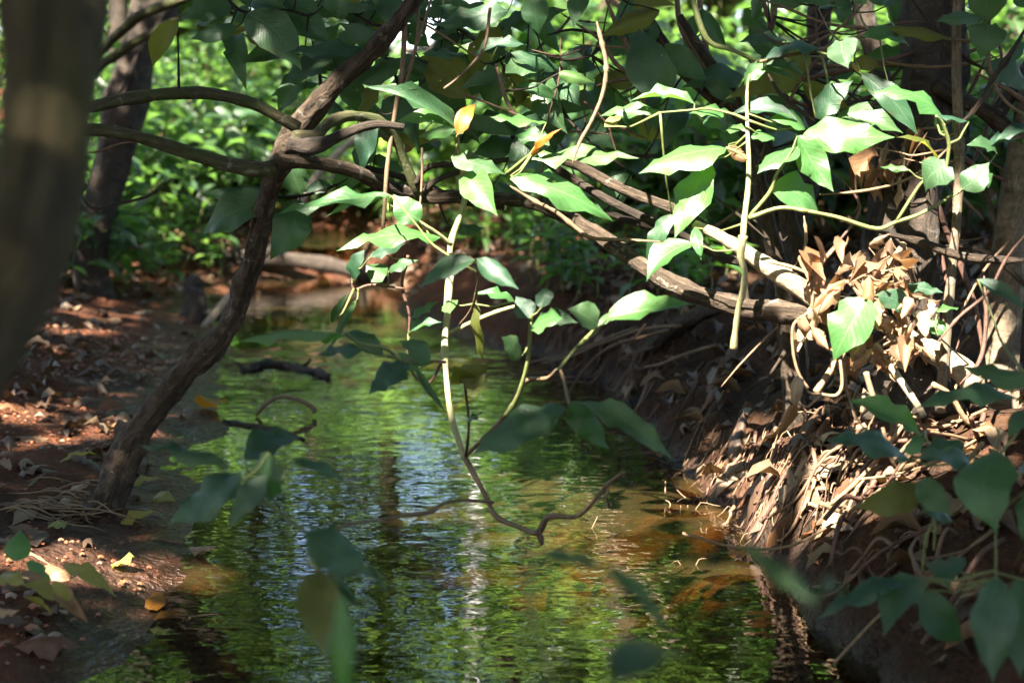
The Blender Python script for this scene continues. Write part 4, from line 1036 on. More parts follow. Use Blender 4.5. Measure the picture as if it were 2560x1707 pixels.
for pts, w, d in [([(2280, 0), (2330, 65), (2370, 105), (2420, 150), (2465, 175)], 12, 2.9), ([(2570, 60), (2530, 130), (2480, 200), (2440, 270), (2400, 310)], 14, 2.75),
                  ([(2150, 140), (2240, 160), (2340, 168), (2430, 158), (2500, 140)], 8, 2.95), ([(2090, 82), (2180, 70), (2270, 56), (2330, 56)], 6, 2.95),
                  ([(1920, 185), (1950, 235), (1990, 270), (2040, 305)], 11, 2.85), ([(1880, 65), (1960, 110), (2060, 80), (2090, 78)], 6, 2.9),
                  ([(2030, 100), (2070, 30), (2085, -20)], 7, 2.9), ([(2090, 80), (2060, 130), (2010, 190), (1970, 260), (1960, 300)], 9, 2.95),
                  ([(2050, 487), (2140, 480), (2220, 465), (2285, 440), (2340, 400), (2375, 365)], 9, 2.85), ([(2200, 580), (2300, 605), (2400, 640), (2500, 650), (2580, 650)], 24, 2.85),
                  ([(2590, 560), (2520, 640), (2470, 730), (2400, 790), (2340, 860)], 9, 2.6), ([(2460, 690), (2465, 800), (2450, 900), (2400, 960)], 12, 2.75),
                  ([(2300, 300), (2330, 460), (2360, 560), (2400, 660), (2440, 780), (2460, 900)], 16, 3.05), ([(2290, 330), (2310, 460), (2340, 580), (2365, 700), (2375, 820)], 11, 3.05),
                  ([(1885, 550), (1920, 600), (1955, 650)], 13, 2.95), ([(1945, 560), (1955, 600), (1970, 590)], 6, 2.95), ([(2010, 540), (2015, 600), (2000, 655)], 10, 2.9),
                  ([(1770, 480), (1850, 540), (1920, 600)], 8, 2.9), ([(2100, 440), (2150, 520), (2100, 600), (2060, 640)], 8, 3.0),
                  ([(1440, 60), (1500, 100), (1540, 160), (1590, 200), (1610, 260), (1620, 330)], 11, 3.1), ([(1500, -40), (1540, 60), (1570, 120), (1600, 180), (1615, 250)], 13, 3.05),
                  ([(1440, 112), (1500, 116), (1560, 118), (1590, 110)], 6, 3.0), ([(1490, 215), (1550, 200), (1610, 205), (1650, 240)], 8, 3.0),
                  ([(1492, 55), (1505, 110), (1515, 160), (1512, 210), (1500, 255), (1475, 310), (1450, 355), (1430, 410)], 11, 2.75),
                  ([(1390, 20), (1420, 45), (1470, 55), (1520, 58)], 5, 3.1), ([(1460, 120), (1400, 140), (1330, 125)], 6, 3.0),
                  ([(1275, 465), (1340, 505), (1390, 530), (1440, 570), (1480, 595), (1560, 600), (1660, 605)], 11, 2.95),
                  ([(200, 380), (240, 380), (300, 360), (350, 355), (430, 358)], 5, 3.0), ([(190, 465), (230, 520), (300, 508), (370, 490), (430, 448)], 8, 2.7)]:
    vine(pts, w, d, M_TWIG if w > 10 and pts[0][0] < 1600 else None)
for i in range(34):
    x = gg.uniform(1900, 2560); y = gg.uniform(-40, 760); an = gg.choice([gg.gauss(1.57, .35), gg.gauss(.5, .3), gg.gauss(2.5, .3)]); L = gg.uniform(180, 520); pts = []; cv = gg.gauss(0, .0022)
    for k in range(6):
        pts.append((x, y)); x += math.cos(an) * L / 5 + gg.gauss(0, 6); y += math.sin(an) * L / 5 + gg.gauss(0, 6); an += cv * L / 5 * 1.5
    vine(pts, gg.choice([5, 6, 7, 8, 10, 13]), gg.uniform(2.85, 3.5))
for i in range(12):
    x = gg.uniform(1300, 1900); y = gg.uniform(-60, 330); an = gg.choice([gg.gauss(1.57, .4), gg.gauss(.4, .3)]); L = gg.uniform(150, 350); pts = []
    for k in range(5):
        pts.append((x, y)); x += math.cos(an) * L / 4 + gg.gauss(0, 9); y += math.sin(an) * L / 4 + gg.gauss(0, 9)
    vine(pts, gg.choice([4, 5, 6, 8]), gg.uniform(3.0, 3.6))
for i in range(34):       # sticks and stems on the right bank foot
    x = gg.uniform(2050, 2540); y = gg.uniform(960, 1500); a = Gr(x, y); an = gg.gauss(1.9, .9); L = gg.uniform(.12, .35); pts = []
    for k in range(4):
        q = a + Vector((math.cos(an) * L * k / 3, -abs(math.sin(an)) * L * k / 6, 0)); q.z = max(hz(q.x, q.y), 0) + .01 + gg.uniform(0, .05) + .04 * k * gg.random(); pts.append(q)
    V, Q, uv = tube_arrays([tuple(q) for q in pts], [gg.uniform(.002, .006)] * 4, 6, 4, .1, .1, i)
    tag(obj('stick', make_mesh('stick', V, Q, gg.choice([M_TWIG, M_TWIGR, M_STRAW]), uv)), 'dry broken stick lying among the litter on the right bank', 'stick', 'sticks on the right bank')

# ------------------------------------------------------------------ leaf litter
def fallen(px, py, L, an, mat, kind, label, group, lift=.006, wr=.5, tilt=.3, var=None):
    a = Gr(px, py)
    if a.z < .005: a.z = .004
    c = Vector((math.cos(an), math.sin(an), 0)); t = a + c * L; t.z = max(hz(t.x, t.y), 0) + lift + gg.uniform(0, tilt) * L * .6
    b = a + Vector((0, 0, lift))
    n = Vector((gg.gauss(0, .3), gg.gauss(-.15, .3), 1))
    o = obj('fallen_leaf', leaf_mesh(kind, M_LEAF[mat], gg.randrange(7) if var is None else var), None, frame(b, t, n, L * wr))
    return tag(o, label, 'leaf', group)
gg = random.Random(33)
# single leaves one can pick out
for px, py, tx, ty, wr, kind, mat, lab in [
        (300, 1325, 405, 1312, .42, 'a', 'y', 'large pale yellow fallen leaf lying at the foot of the leaning trunk'),
        (120, 1330, 168, 1322, .5, 'a', 'y', 'small yellow fallen leaf beside the dead straw'),
        (388, 1245, 440, 1270, .6, 'a', 'y', 'spotted yellow fallen leaf on the shiny wet mud'),
        (325, 1222, 412, 1220, .3, 'c', 'y', 'curled yellowish leaf behind the leaning trunk foot'),
        (290, 1422, 324, 1442, .7, 'd', 'y', 'crumpled yellow leaf on the red pebbles'),
        (373, 1540, 402, 1507, .5, 'a', 'n', 'small orange leaf standing on the wet brown mud'),
        (150, 1163, 244, 1166, .16, 'c', 'y', 'narrow rolled yellow leaf on the mud'),
        (375, 1592, 440, 1603, .25, 'c', 'y', 'thin yellowish leaf at the water edge by the brown mud'),
        (118, 1080, 176, 1095, .7, 'd', 'f', 'curled tan leaf on the red earth lit by the sun fleck'),
        (508, 1025, 540, 1050, .7, 'a', 'n', 'bright orange leaf at the waterline beside the leaning trunk'),
        (640, 1170, 700, 1168, .4, 'a', 'y', 'pale fallen leaf floating at the left shore'),
        (345, 920, 417, 926, .5, 'd', 'b', 'crumpled tan leaf on the dark mud of the left bank'),
        (470, 1385, 545, 1400, .35, 'a', 'b', 'whitish leaf stranded on the wet shore'),
        (1815, 1400, 1855, 1398, .6, 'a', 'n', 'orange brown leaf floating near the right bank')]:
    a = Gr(px, py); b = Gr(tx, ty); an = math.atan2(b.y - a.y, b.x - a.x); L = max(.06, min(.16, (b - a).length))
    fallen(px, py, L, an, mat, kind, lab, None, .006, wr, .5)
PL = thing('leaf_pile', tuple(Gr(80, 1480)), 'small pile of yellow green and brown fallen leaves on the red mud', 'leaves')
dL = Gr(110, 1500).y / ct
leaves(PL, f'''
7 410 800 755 1002 110 c y {dL - .25} .5
7 170 780 340 905 90 a l {dL - .2} .5
7 340 900 485 1035 90 c y {dL - .3} .5
7 -20 870 165 925 80 c y {dL - .3} .6
7 300 905 50 850 120 a b {dL - .25} .5
7 150 930 455 1095 110 c y {dL - .3} .5
7 160 1010 342 1125 50 c y {dL - .3} .6
7 460 1040 575 1172 70 d b {dL - .35} .5
7 100 770 135 565 190 a l {dL - .2} .15
7 -40 1060 130 1090 60 c b {dL - .3} .6
''')
LG = ['fallen leaves on the left bank', 'fallen leaves on the right bank', 'fallen leaves on the far banks']
LL = ['dry brown fallen leaf lying on the muddy left bank', 'dry brown fallen leaf lying on the steep right bank', 'dry fallen leaf on the ground beyond the pool']
def poly_sample(kind):
    if kind == 0:
        while True:
            y = gg.uniform(690, 1300) if gg.random() < .8 else gg.uniform(1300, 1690); x = gg.uniform(-10, 560)
            a = Gr(x, y)
            if a.z > .012: return x, y
    if kind == 1:
        while True:
            x, y = (gg.uniform(1300, 2555), gg.uniform(760, 1500)) if gg.random() < .5 else (gg.gauss(2090, 160), gg.gauss(1120, 80)); a = Gr(x, y)
            if a.z > .02 and a.x > 0: return x, y
    x = gg.uniform(440, 1900); y = gg.uniform(600, 780); return x, y
for kind, n in ((0, 112), (1, 150), (2, 26)):
    for i in range(n):
        x, y = poly_sample(kind); L = gg.uniform(.055, .115)
        mt = gg.choice('fffffb'); pale = mt == 'b'
        fallen(x, y, L, gg.uniform(0, 6.28), mt, gg.choice('adac'), LL[kind].replace('dry brown', 'pale tan').replace('dry fallen', 'pale tan fallen') if pale else LL[kind], LG[kind].replace('fallen', 'pale fallen') if pale else LG[kind], .004, gg.uniform(.38, .62), .45)
def litter(name, label, n, xr, yr, seed, cond):
    r = np.random.default_rng(seed); x = r.uniform(*xr, n); y = r.uniform(*yr, n); z = height(x, y); m = cond(x, y, z); x, y, z = x[m], y[m], z[m]; k = len(x)
    an = r.uniform(0, 6.28, k); L = r.uniform(.035, .10, k); ax = np.stack([np.cos(an), np.sin(an), r.normal(0, .25, k)], -1); nor = np.stack([r.normal(0, .45, k), r.normal(0, .45, k), np.ones(k)], -1)
    Ms = frames_np(np.stack([x, y, z + .012], -1), ax, nor, L, L * r.uniform(.35, .6, k))
    o = bulk(name, Ms, leaf_arrays('a', .1, .4, .05, 5, 3, seed), M_LEAF['f'], None, 'stuff', seed); o['label'] = label; o['category'] = 'leaf litter'
litter('leaf_litter', 'layer of small dead leaves and crumbs on the left bank', 2600, (-4.5, -.4), (3.9, 10), 3, lambda x, y, z: (z > .03) & (fbm(x * 1.5, y * 1.5, 3, 4) > -.16))
litter('leaf_litter', 'layer of small dead leaves covering the right bank', 3600, (.2, 4), (2.0, 9), 4, lambda x, y, z: z > .04)
litter('leaf_litter', 'layer of dead leaves on the forest floor beyond the pool', 9000, (-5, 4), (7.5, 13.5), 5, lambda x, y, z: z > .03)
# red crumbs and pebbles on the left mud
r = np.random.default_rng(6); n = 5200; x = r.uniform(-2.4, -.3, n); y = r.uniform(2.2, 6, n); z = height(x, y); m = (z > .01) & (z < .26) & (fbm(x * 2.2, y * 2.2, 3, 8) > -.1); x, y, z = x[m], y[m], z[m]; k = len(x)
ico = np.array([(1, 0, 0), (-1, 0, 0), (0, 1, 0), (0, -1, 0), (0, 0, 1), (0, 0, -1), (.6, .6, .5), (-.6, .6, .5), (-.6, -.6, .5), (.6, -.6, .5)], float)
iq = np.array([(0, 6, 4, 9), (6, 2, 7, 4), (4, 7, 1, 8), (9, 4, 8, 3), (0, 2, 6, 6), (2, 1, 7, 7), (1, 3, 8, 8), (3, 0, 9, 9)])[:4]
sz = r.uniform(.0025, .009, k) * (1 + (r.random(k) < .05) * 1.2); Ms = np.zeros((k, 4, 4)); an = r.uniform(0, 6.28, k)
Ms[:, 0, 0] = np.cos(an) * sz; Ms[:, 0, 1] = -np.sin(an) * sz * .8; Ms[:, 1, 0] = np.sin(an) * sz; Ms[:, 1, 1] = np.cos(an) * sz * .8; Ms[:, 2, 2] = sz * .75; Ms[:, 0, 3] = x; Ms[:, 1, 3] = y; Ms[:, 2, 3] = z + sz * .2 + .004; Ms[:, 3, 3] = 1
o = bulk('pebbles', Ms, (ico, iq, np.zeros((10, 2))), M_PEB, None, 'stuff', 6); o['label'] = 'red gravel crumbs scattered over the left mud bank'; o['category'] = 'gravel'

# ------------------------------------------------------------------ seedlings and understory
TPL = leaf_arrays('a', .10, .2, .03, 5, 3, 1); TPLC = leaf_arrays('c', .10, .2, .03, 5, 3, 2)
_small = {}
def small_leaf(mat, kind):
    k = (mat, kind)
    if k not in _small:
        V, Q, uv = leaf_arrays(kind, .12, .25, .03, 7, 3, 5); _small[k] = make_mesh('leaf', V, Q, M_LEAF[mat], uv)
    return _small[k]
def seedling(base, h, nl, L, mat, label, cat, group, g):
    t = thing('seedling', tuple(base), label, cat, group)
    top = base + Vector((g.gauss(0, .12) * h, g.gauss(0, .12) * h, h)); pts = [base - Vector((0, 0, .02)), base.lerp(top, .5) + Vector((g.gauss(0, .03), 0, 0)), top]
    tube('stem', pts, [.004, .003, .002], M_STEM, t, 5, 3)
    for i in range(nl):
        s = 1 - .75 * (i // 2) / max(1, nl / 2); b = base.lerp(top, max(.25, s)); an = g.uniform(0, 6.28) if i % 2 == 0 else an + 3.14 + g.gauss(0, .3)
        ll = L * g.uniform(.7, 1.15); dz = g.gauss(-.15, .3); e = b + Vector((math.cos(an), math.sin(an), dz)) * ll
        obj('leaf', small_leaf(mat, g.choice('ac')), t, frame(b, e, Vector((0, 0, 1)) + Vector((math.cos(an), math.sin(an), 0)) * -dz, ll * g.uniform(.36, .5)))
    return t
gg = random.Random(55)
n = 0
while n < 70:
    x = gg.uniform(1050, 1820); y = gg.uniform(560, 830)
    if y > 640 + (x - 1050) * .33 or y < 560: continue
    a = Gr(x, y)
    if a.z < .02 or a.y < 3.6: continue
    seedling(a, gg.uniform(.10, .34), gg.choice([5, 6, 7, 8]), gg.uniform(.08, .13), gg.choice('ssl'), 'small green seedling in the leaf litter on the far right bank', 'seedling', 'seedlings on the right bank', gg); n += 1
for i in range(34):
    a = Gr(gg.uniform(540, 1100), gg.uniform(475, 585))
    seedling(a, gg.uniform(.15, .4), gg.choice([5, 6, 7, 8]), gg.uniform(.10, .17), gg.choice('ssp'), 'small leafy seedling on the slope beyond the riffle', 'seedling', 'seedlings beyond the riffle', gg)
for i in range(22):
    x = gg.uniform(300, 560); y = gg.uniform(600, 760); a = Gr(x, y)
    seedling(a, gg.uniform(.15, .4), gg.choice([5, 6, 7, 8]), gg.uniform(.08, .15), gg.choice('sspl'), 'small green seedling beside the dark leaning trunk on the left bank', 'seedling', 'seedlings on the left bank', gg)

def shrub(base, h, spread, nobj, nbulk, L, mat, label, group, g, nst=7, name='shrub', cat='shrub'):
    t = thing(name, tuple(base), label, cat, group); B = []; A = []; NN = []; LL_ = []
    sts = []
    for i in range(nst):
        an = g.uniform(0, 6.28); e = base + Vector((math.cos(an) * spread * g.uniform(.4, 1), math.sin(an) * spread * g.uniform(.4, 1), h * g.uniform(.6, 1)))
        c = base.lerp(e, .5) + Vector((0, 0, h * .18)); pts = [base - Vector((0, 0, .05)), base.lerp(c, .5) + Vector((0, 0, h * .08)), c, e]
        tube('stem', pts, [.012, .010, .007, .003], M_BARKG if i % 2 else M_TWIG, t, 5, 3); cc, _ = catmull([tuple(q) for q in pts], [1] * 4, 8); sts.append(cc)
    tot = nobj + nbulk
    for i in range(tot):
        s = sts[g.randrange(nst)]; q = s[min(len(s) - 1, int(len(s) * (.25 + .75 * g.random() ** .7)))]; r_ = spread * .55
        b = np.array(q) + np.array([g.gauss(0, r_ * .5), g.gauss(0, r_ * .5), g.gauss(0, h * .10)]); b[2] = max(b[2], base.z + .05)
        an = g.uniform(0, 6.28); A.append((math.cos(an), math.sin(an), g.gauss(-.30, .35))); NN.append((g.gauss(0, .35), g.gauss(0, .35) - .25, 1)); B.append(b); LL_.append(L * g.uniform(.6, 1.25))
    LL_ = np.array(LL_); Ms = frames_np(np.array(B), np.array(A), np.array(NN), LL_, LL_ * np.array([g.uniform(.34, .5) for _ in LL_]))
    dist = Ms[:, 1, 3]; order = np.argsort(dist)
    me = small_leaf(mat, 'a')
    for i in order[:nobj]: obj('leaf', me, t, Matrix([list(rw) for rw in Ms[i]]))
    if nbulk: bulk('foliage', Ms[order[nobj:]], TPL, M_LEAF[mat], t, 'stuff', g.randrange(9999))
    return t
gg = random.Random(77)
def at(px, y):                                               # ground point on the sight column of a pixel at distance y
    x = (px - 1280) / F * y / ct; return Vector((x, y, max(hz(x, y), 0)))
spots = [(600, 11.8), (690, 12.4), (770, 11.6), (850, 11.9), (930, 12.3), (1000, 11.5), (880, 10.9), (1060, 10.6), (540, 10.8), (250, 7.4), (330, 10), (450, 11.5), (520, 9.9), (400, 12.6), (620, 12.4), (700, 14.2), (840, 12.9), (920, 13.4), (1300, 10.2), (1420, 12.6), (1560, 12.2), (300, 8.6), (430, 9.6), (560, 11.4), (360, 11), (500, 13), (660, 13.2), (780, 13.6), (880, 14.5), (620, 15), (1010, 12.2), (1120, 11.2), (1240, 12.5), (1230, 9.6), (1380, 11), (1350, 8.6), (1480, 9.4), (1520, 7.6), (1620, 8.4), (1600, 10.6), (1740, 7.2), (1760, 9.5), (1860, 8), (1900, 6.4), (1960, 9.8), (2060, 7.2), (2150, 9), (2240, 6.8), (2300, 8.4), (2400, 7.2), (2500, 6.2), (2560, 8), (140, 9.5), (40, 8.4), (200, 12), (720, 11.9), (960, 10.9)]
for px, y in spots:
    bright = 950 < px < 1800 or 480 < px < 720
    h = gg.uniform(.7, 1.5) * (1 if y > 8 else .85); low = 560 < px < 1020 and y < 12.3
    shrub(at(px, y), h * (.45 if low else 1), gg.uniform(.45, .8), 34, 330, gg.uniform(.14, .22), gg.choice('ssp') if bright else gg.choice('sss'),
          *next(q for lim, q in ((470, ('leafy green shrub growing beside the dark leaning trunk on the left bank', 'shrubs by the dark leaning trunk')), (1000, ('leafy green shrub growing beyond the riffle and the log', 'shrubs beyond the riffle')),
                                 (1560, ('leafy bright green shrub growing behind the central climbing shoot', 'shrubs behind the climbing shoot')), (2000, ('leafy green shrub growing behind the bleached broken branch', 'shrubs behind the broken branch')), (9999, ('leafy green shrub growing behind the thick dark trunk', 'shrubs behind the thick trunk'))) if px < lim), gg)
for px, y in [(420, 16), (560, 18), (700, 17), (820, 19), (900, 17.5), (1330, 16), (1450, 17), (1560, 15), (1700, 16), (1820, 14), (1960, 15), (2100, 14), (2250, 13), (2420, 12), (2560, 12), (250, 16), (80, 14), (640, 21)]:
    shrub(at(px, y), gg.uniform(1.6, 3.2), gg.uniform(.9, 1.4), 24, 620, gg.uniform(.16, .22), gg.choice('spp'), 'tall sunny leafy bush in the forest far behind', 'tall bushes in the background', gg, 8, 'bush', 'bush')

# ------------------------------------------------------------------ forest trees behind, reflected in the water
def tree(base, h, r0, lean, crown_z, crown_r, nleaf, L, mat, bark, label, group, g, flat=.7, keep=None, nlimb=7):
    t = thing('tree', tuple(base), label, 'tree', group); top = base + Vector((lean[0], lean[1], h))
    pts = [base - Vector((0, 0, .15)), base + Vector((g.gauss(0, .05), g.gauss(0, .05), h * .3)), base.lerp(top, .65) + Vector((g.gauss(0, .15), g.gauss(0, .15), 0)), top]
    tube('trunk', pts, [r0 * 1.3, r0, r0 * .75, r0 * .3], bark, t, 12, 8, .2); sts = []
    for i in range(nlimb):
        s = crown_z + (1 - crown_z) * i / nlimb * .9; b = base.lerp(top, s); an = i * 2.4 + g.gauss(0, .3); rr = crown_r * g.uniform(.6, 1)
        e = b + Vector((math.cos(an) * rr, math.sin(an) * rr, rr * g.uniform(.15, .7))); q = [b, b.lerp(e, .5) + Vector((0, 0, .12 * rr)), e]
        tube('branch', q, [r0 * .35, r0 * .2, r0 * .06], bark, t, 6, 4, .1); sts.append((np.array(b), np.array(e)))
    rr = np.random.default_rng(g.randrange(99999)); si = rr.integers(0, nlimb, nleaf); a = np.array([s[0] for s in sts])[si]; e = np.array([s[1] for s in sts])[si]
    u = rr.random(nleaf)[:, None] ** .6; clump = rr.normal(0, 1, (nlimb * 6, 3))[si * 6 + rr.integers(0, 6, nleaf)] * crown_r * .30
    B = a + (e - a) * (.3 + .8 * u) + clump * np.array([1, 1, flat]) + rr.normal(0, crown_r * .09, (nleaf, 3))
    if keep is not None:
        m = keep(B); B = B[m]
    k = len(B); A = np.stack([rr.normal(0, 1, k), rr.normal(0, 1, k), rr.normal(-.4, .45, k)], -1); NN = np.stack([rr.normal(0, .5, k), rr.normal(0, .5, k), np.ones(k)], -1); LL_ = L * rr.uniform(.6, 1.3, k)
    if k: bulk('crown', frames_np(B, A, NN, LL_, LL_ * rr.uniform(.35, .55, k)), TPL, M_LEAF[mat], t, 'stuff', g.randrange(9999))
    return t
gg = random.Random(91)
TB = 'tall leafy forest tree standing behind the understory'; TG = 'forest trees behind the stream'
for px, y, h, mat, bark in [(330, 13, 9, 's', M_BARKD), (480, 17, 10, 's', M_BARK), (610, 20, 10, 'p', M_BARK), (960, 18, 10, 's', M_BARKD), (1340, 18, 10, 's', M_BARKD), (1440, 21, 11, 'p', M_BARK), (1530, 14, 8.5, 'p', M_BARK), (1640, 19, 10, 'p', M_BARK), (1780, 15, 9, 's', M_BARKD), (1950, 17, 10, 's', M_BARK), (2120, 13, 9, 's', M_BARKD), (2330, 15, 10, 's', M_BARKD), (2520, 11, 8, 's', M_BARKD), (120, 16, 10, 's', M_BARKD)]:
    tree(at(px, y), h * gg.uniform(.9, 1.1), gg.uniform(.07, .14), (gg.gauss(0, .4), gg.gauss(0, .4)), gg.uniform(.16, .3), gg.uniform(1.5, 2.4), 2400, .27, mat, bark, TB, TG, gg, 1.0)
for px, y in [(-100, 24), (180, 28), (420, 26), (1480, 30), (1660, 27), (1860, 30), (2080, 26), (2300, 28), (2560, 22), (2760, 20)]:
    tree(at(px, y), gg.uniform(12, 15), gg.uniform(.14, .2), (gg.gauss(0, .5), gg.gauss(0, .5)), gg.uniform(.1, .2), gg.uniform(3, 4), 2200, .5, gg.choice('sp'), M_BARKD, 'very tall dense tree closing off the far end of the forest', 'tall trees at the far end of the forest', gg, 1.0)
pt = thing('pale_tree', tuple(at(1184, 15)), 'pale grey straight tree trunk in the bright clearing behind the stream', 'tree')
b = at(1184, 15); tube('trunk', [b - Vector((0, 0, .1)), b + Vector((.03, 0, 2)), b + Vector((-.02, 0, 5)), b + Vector((.05, .1, 10))], [.10, .085, .08, .05], M_WHITE, pt, 12, 6, .05)
for z0, s in ((6, 1), (7.5, -1), (9, 1)): tube('branch', [b + Vector((0, 0, z0)), b + Vector((.5 * s, .1, z0 + .6)), b + Vector((1.0 * s, .2, z0 + 1.6))], [.04, .03, .012], M_WHITE, pt, 8, 4)

# unseen shade trees round the viewpoint, crowns cut open along sun lines to lit spots
for i, (ax_, ay_) in enumerate([(-5.2, -.6), (-4.6, -3.4), (-2.4, -5.2), (0, -5.4), (2.2, -5.0), (4.4, -3.6), (5.2, -1.0), (5.0, 1.6), (4.8, 4.2), (-5.0, 2.4), (-5.2, 5.0), (-3.6, -4.4), (3.4, -4.6), (1.1, -6.2)]):
    shrub(Vector((ax_, ay_, max(hz(ax_, ay_), 0))), gg.uniform(2.6, 3.4), 1.2, 0, 900, .26, 'k', 'unseen tall dark bush added round the viewpoint to block sky light', 'unseen bushes added around the viewpoint', gg, 8, 'bush', 'bush')  # unseen bushes added to keep out low sky light
LIT = []
TPLK = (np.array([(0, 0, 0), (.35, -.5, .05), (.4, 0, .1), (.35, .5, .05), (1, 0, 0)]), np.array([(0, 1, 4, 2), (0, 2, 4, 3)]), np.array([(0, .5), (.4, 0), (.4, .5), (.4, 1), (1, .5)]))
def lit(r, d, rad, *pts):
    for a, b in pts: LIT.append((P(*Z(r, a, b), d), rad))
lit(2, 2.8, .06, (200, 1300), (-100, 1350), (-300, 1400), (450, 1380), (620, 1350), (860, 1250), (850, 1400), (800, 1500), (840, 1100), (500, 810), (800, 820), (880, 760))
lit(2, 2.75, .06, (1350, 1030), (1550, 1030), (1750, 1030), (1930, 1040), (1300, 1220), (1450, 1250), (1600, 1320), (1750, 1400), (1050, 1230), (1300, 780), (2050, 710), (2250, 700), (1650, 800))
lit(5, 2.8, .05, (600, 90), (400, 100), (200, 140), (760, 250), (770, 400), (760, 560), (750, 700), (740, 850), (850, 700), (1000, 650), (1150, 570), (950, 550), (930, 700))
lit(5, 2.45, .05, (1400, 690), (1330, 620), (2000, 560), (2200, 560), (1100, 350), (740, 300))
lit(3, 2.65, .085, (350, 1000), (200, 1000), (50, 1020), (-80, 1080), (200, 1300), (120, 1450), (550, 1100), (540, 1300), (530, 1450), (700, 1030), (800, 980), (950, 980), (1000, 1080), (1080, 1180), (760, 1240), (850, 1280), (950, 1350), (700, 1350), (1250, 960), (1350, 900), (1050, 830), (300, 720), (700, 720), (560, 760), (100, 700), (530, 600), (1400, 200), (1650, 650), (1150, 1430), (1300, 1500))
lit(6, 2.85, .105, (300, 120), (450, 180), (550, 250), (700, 330), (800, 400), (920, 450), (500, 300), (480, 500), (450, 700), (440, 830), (430, 530), (560, 580), (650, 610), (200, 470), (330, 500), (1000, 400), (1060, 500), (1000, 600), (1000, 720), (1100, 420), (1200, 350), (1320, 430), (1400, 600), (1400, 700), (1550, 620), (1580, 740), (1650, 780), (1560, 880), (1300, 850), (1250, 950), (1200, 650), (1150, 750), (1050, 800), (1330, 1000), (1370, 1120), (1500, 950), (1580, 1040), (1750, 720))
for px, py, rr in [(1950, 1080, .10), (1990, 1130, .12), (2040, 1180, .12), (2090, 1130, .11), (2120, 1200, .10), (1900, 1190, .08), (1960, 1230, .09), (2060, 1250, .08), (2150, 1060, .09), (2250, 1010, .08), (2200, 1100, .08), (2300, 1060, .07), (2400, 1010, .06), (1850, 1130, .06), (1790, 1170, .07), (1700, 1150, .06), (2060, 1050, .08), (2330, 1150, .05), (2200, 1240, .05), (2420, 1120, .05)]:
    LIT.append((Gr(px, py), rr * 1.35))
lit(6, 2.95, .08, (2200, 850), (2230, 620), (2240, 300), (1850, 850), (2150, 450), (1500, 300), (1750, 180))
gg = random.Random(13)
for px, py in [(60, 1030), (140, 1020), (230, 1010), (300, 1065), (360, 1075), (90, 1110), (200, 1095), (280, 985), (20, 1060), (150, 1390), (230, 1385), (90, 1385), (270, 1375), (250, 1435), (330, 1435), (410, 1440), (500, 1450), (165, 1425), (170, 690), (190, 700), (270, 755), (200, 780), (330, 670), (430, 680), (560, 730), (240, 830), (150, 880)]:
    LIT.append((Gr(px, py), .055))
for i in range(24): LIT.append((Vector((gg.uniform(-3, 3), gg.uniform(4.5, 9.5), gg.uniform(0, 1.2))), gg.uniform(.05, .14)))
for i in range(5): LIT.append((P(gg.uniform(650, 2500), gg.uniform(0, 500), gg.uniform(2.7, 3.3)), gg.uniform(.03, .06)))
LP = np.array([tuple(q) for q, _ in LIT]); LR = np.array([r for _, r in LIT]); SV_ = np.array(SUN)
def gaps(B):                                                 # keep a leaf unless it stands in one of the sun gaps
    ok = np.ones(len(B), bool)
    for q, r in zip(LP, LR):
        v = B - q; al = v @ SV_; dist = np.linalg.norm(v - al[:, None] * SV_, axis=1); ok &= dist > r + .05
    return ok
rr = np.random.default_rng(17); n = 150000
gxp = rr.uniform(-4.6, 5.2, n); gyp = rr.uniform(-.6, 9.8, n); zc = rr.uniform(3.4, 6.0, n)
thin = (gyp > 6.2) & (rr.random(n) < (gyp - 6.2) / 2.2) & (gxp > -1.6 - .4 * (gyp - 6.2))
Bc = np.stack([gxp + SUN.x / SUN.z * zc, gyp + SUN.y / SUN.z * zc, zc], -1)
m = ~thin; Bc = Bc[m]
n3 = 9000; z3 = rr.uniform(3.6, 6, n3); q3 = np.stack([rr.uniform(-6, -.9, n3) + SUN.x / SUN.z * z3, rr.uniform(9.6, 14, n3) + SUN.y / SUN.z * z3, z3], -1); q3 = q3[fbm(q3[:, 0] * 1.3, q3[:, 1] * 1.3, 3, 15) > -.12]  # unseen leaves added to shade the upper left background
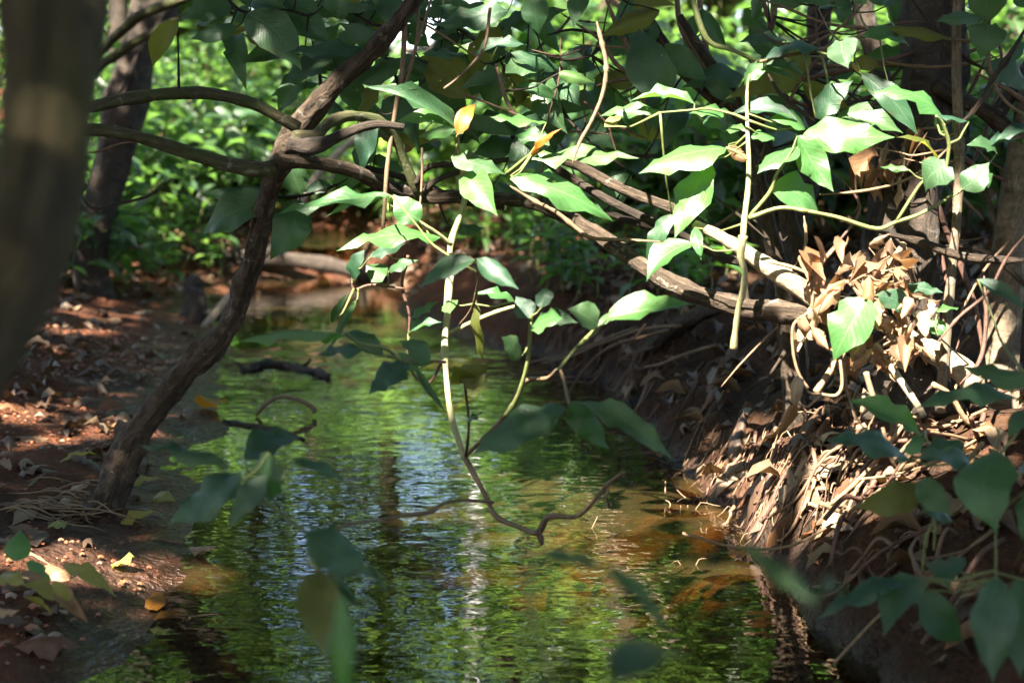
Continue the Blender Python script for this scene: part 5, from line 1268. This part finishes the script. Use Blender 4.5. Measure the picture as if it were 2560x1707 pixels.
Bc = np.vstack([Bc, q3])
n2 = 13000; hi = np.stack([rr.uniform(-6, 8, n2), rr.uniform(-2, 5.5, n2), rr.uniform(6, 9, n2)], -1)     # unseen higher storey added overhead to dim the sky light
hi = hi[(fbm(hi[:, 0] * .9, hi[:, 1] * .9, 3, 14) > -.34 + .13 * np.clip(hi[:, 1] - 1, 0, 5))]
Bc = np.vstack([Bc, hi]); big_ = np.concatenate([np.zeros(m.sum() + len(q3), bool), np.ones(len(hi), bool)]); m = gaps(Bc); Bc = Bc[m]; big_ = big_[m]
anch = [(-5.4, -2.2), (-5.2, 1.4), (-5.0, 4.6), (-5.6, 8.6), (-2.6, -3.2), (-.6, -2.4), (2.2, -2.4), (4.6, -1.5), (4.6, 3.0), (5.2, 6.8)]
own = np.argmin(np.stack([(Bc[:, 0] - a) ** 2 + (Bc[:, 1] - b) ** 2 for a, b in anch]), 0)
for i, (ax_, ay_) in enumerate(anch):
    base = Vector((ax_, ay_, max(hz(ax_, ay_), 0))); t = thing('shade_tree', tuple(base), 'broad unseen shade tree whose crown is cut open to dapple the stream', 'tree', 'unseen shade trees around the viewpoint')
    top = base + Vector((.3, .2, 6.2)); tube('trunk', [base - Vector((0, 0, .2)), base + Vector((.05, 0, 2)), base + Vector((.15, .1, 4)), top], [.16, .12, .10, .03], M_BARKD, t, 12, 6, .2)
    S = Bc[own == i]; bs = big_[own == i]; k = len(S)
    if k == 0: continue
    for j in range(8):
        e = Vector(S[gg.randrange(k)]); b = base.lerp(top, gg.uniform(.5, .85)); tube('branch', [b, b.lerp(e, .5) + Vector((0, 0, .15)), e], [.04, .025, .008], M_BARKD, t, 6, 4)
    A = np.stack([rr.normal(0, 1, k), rr.normal(0, 1, k), rr.normal(-.2, .3, k)], -1); NN = SV_ + rr.normal(0, .45, (k, 3)); Lc = rr.uniform(.09, .16, k) * np.where(bs, 1.9, 1.0)
    bulk('crown', frames_np(S, A, NN, Lc, Lc * .5), TPLK, M_LEAF['k'], t, 'stuff', i)
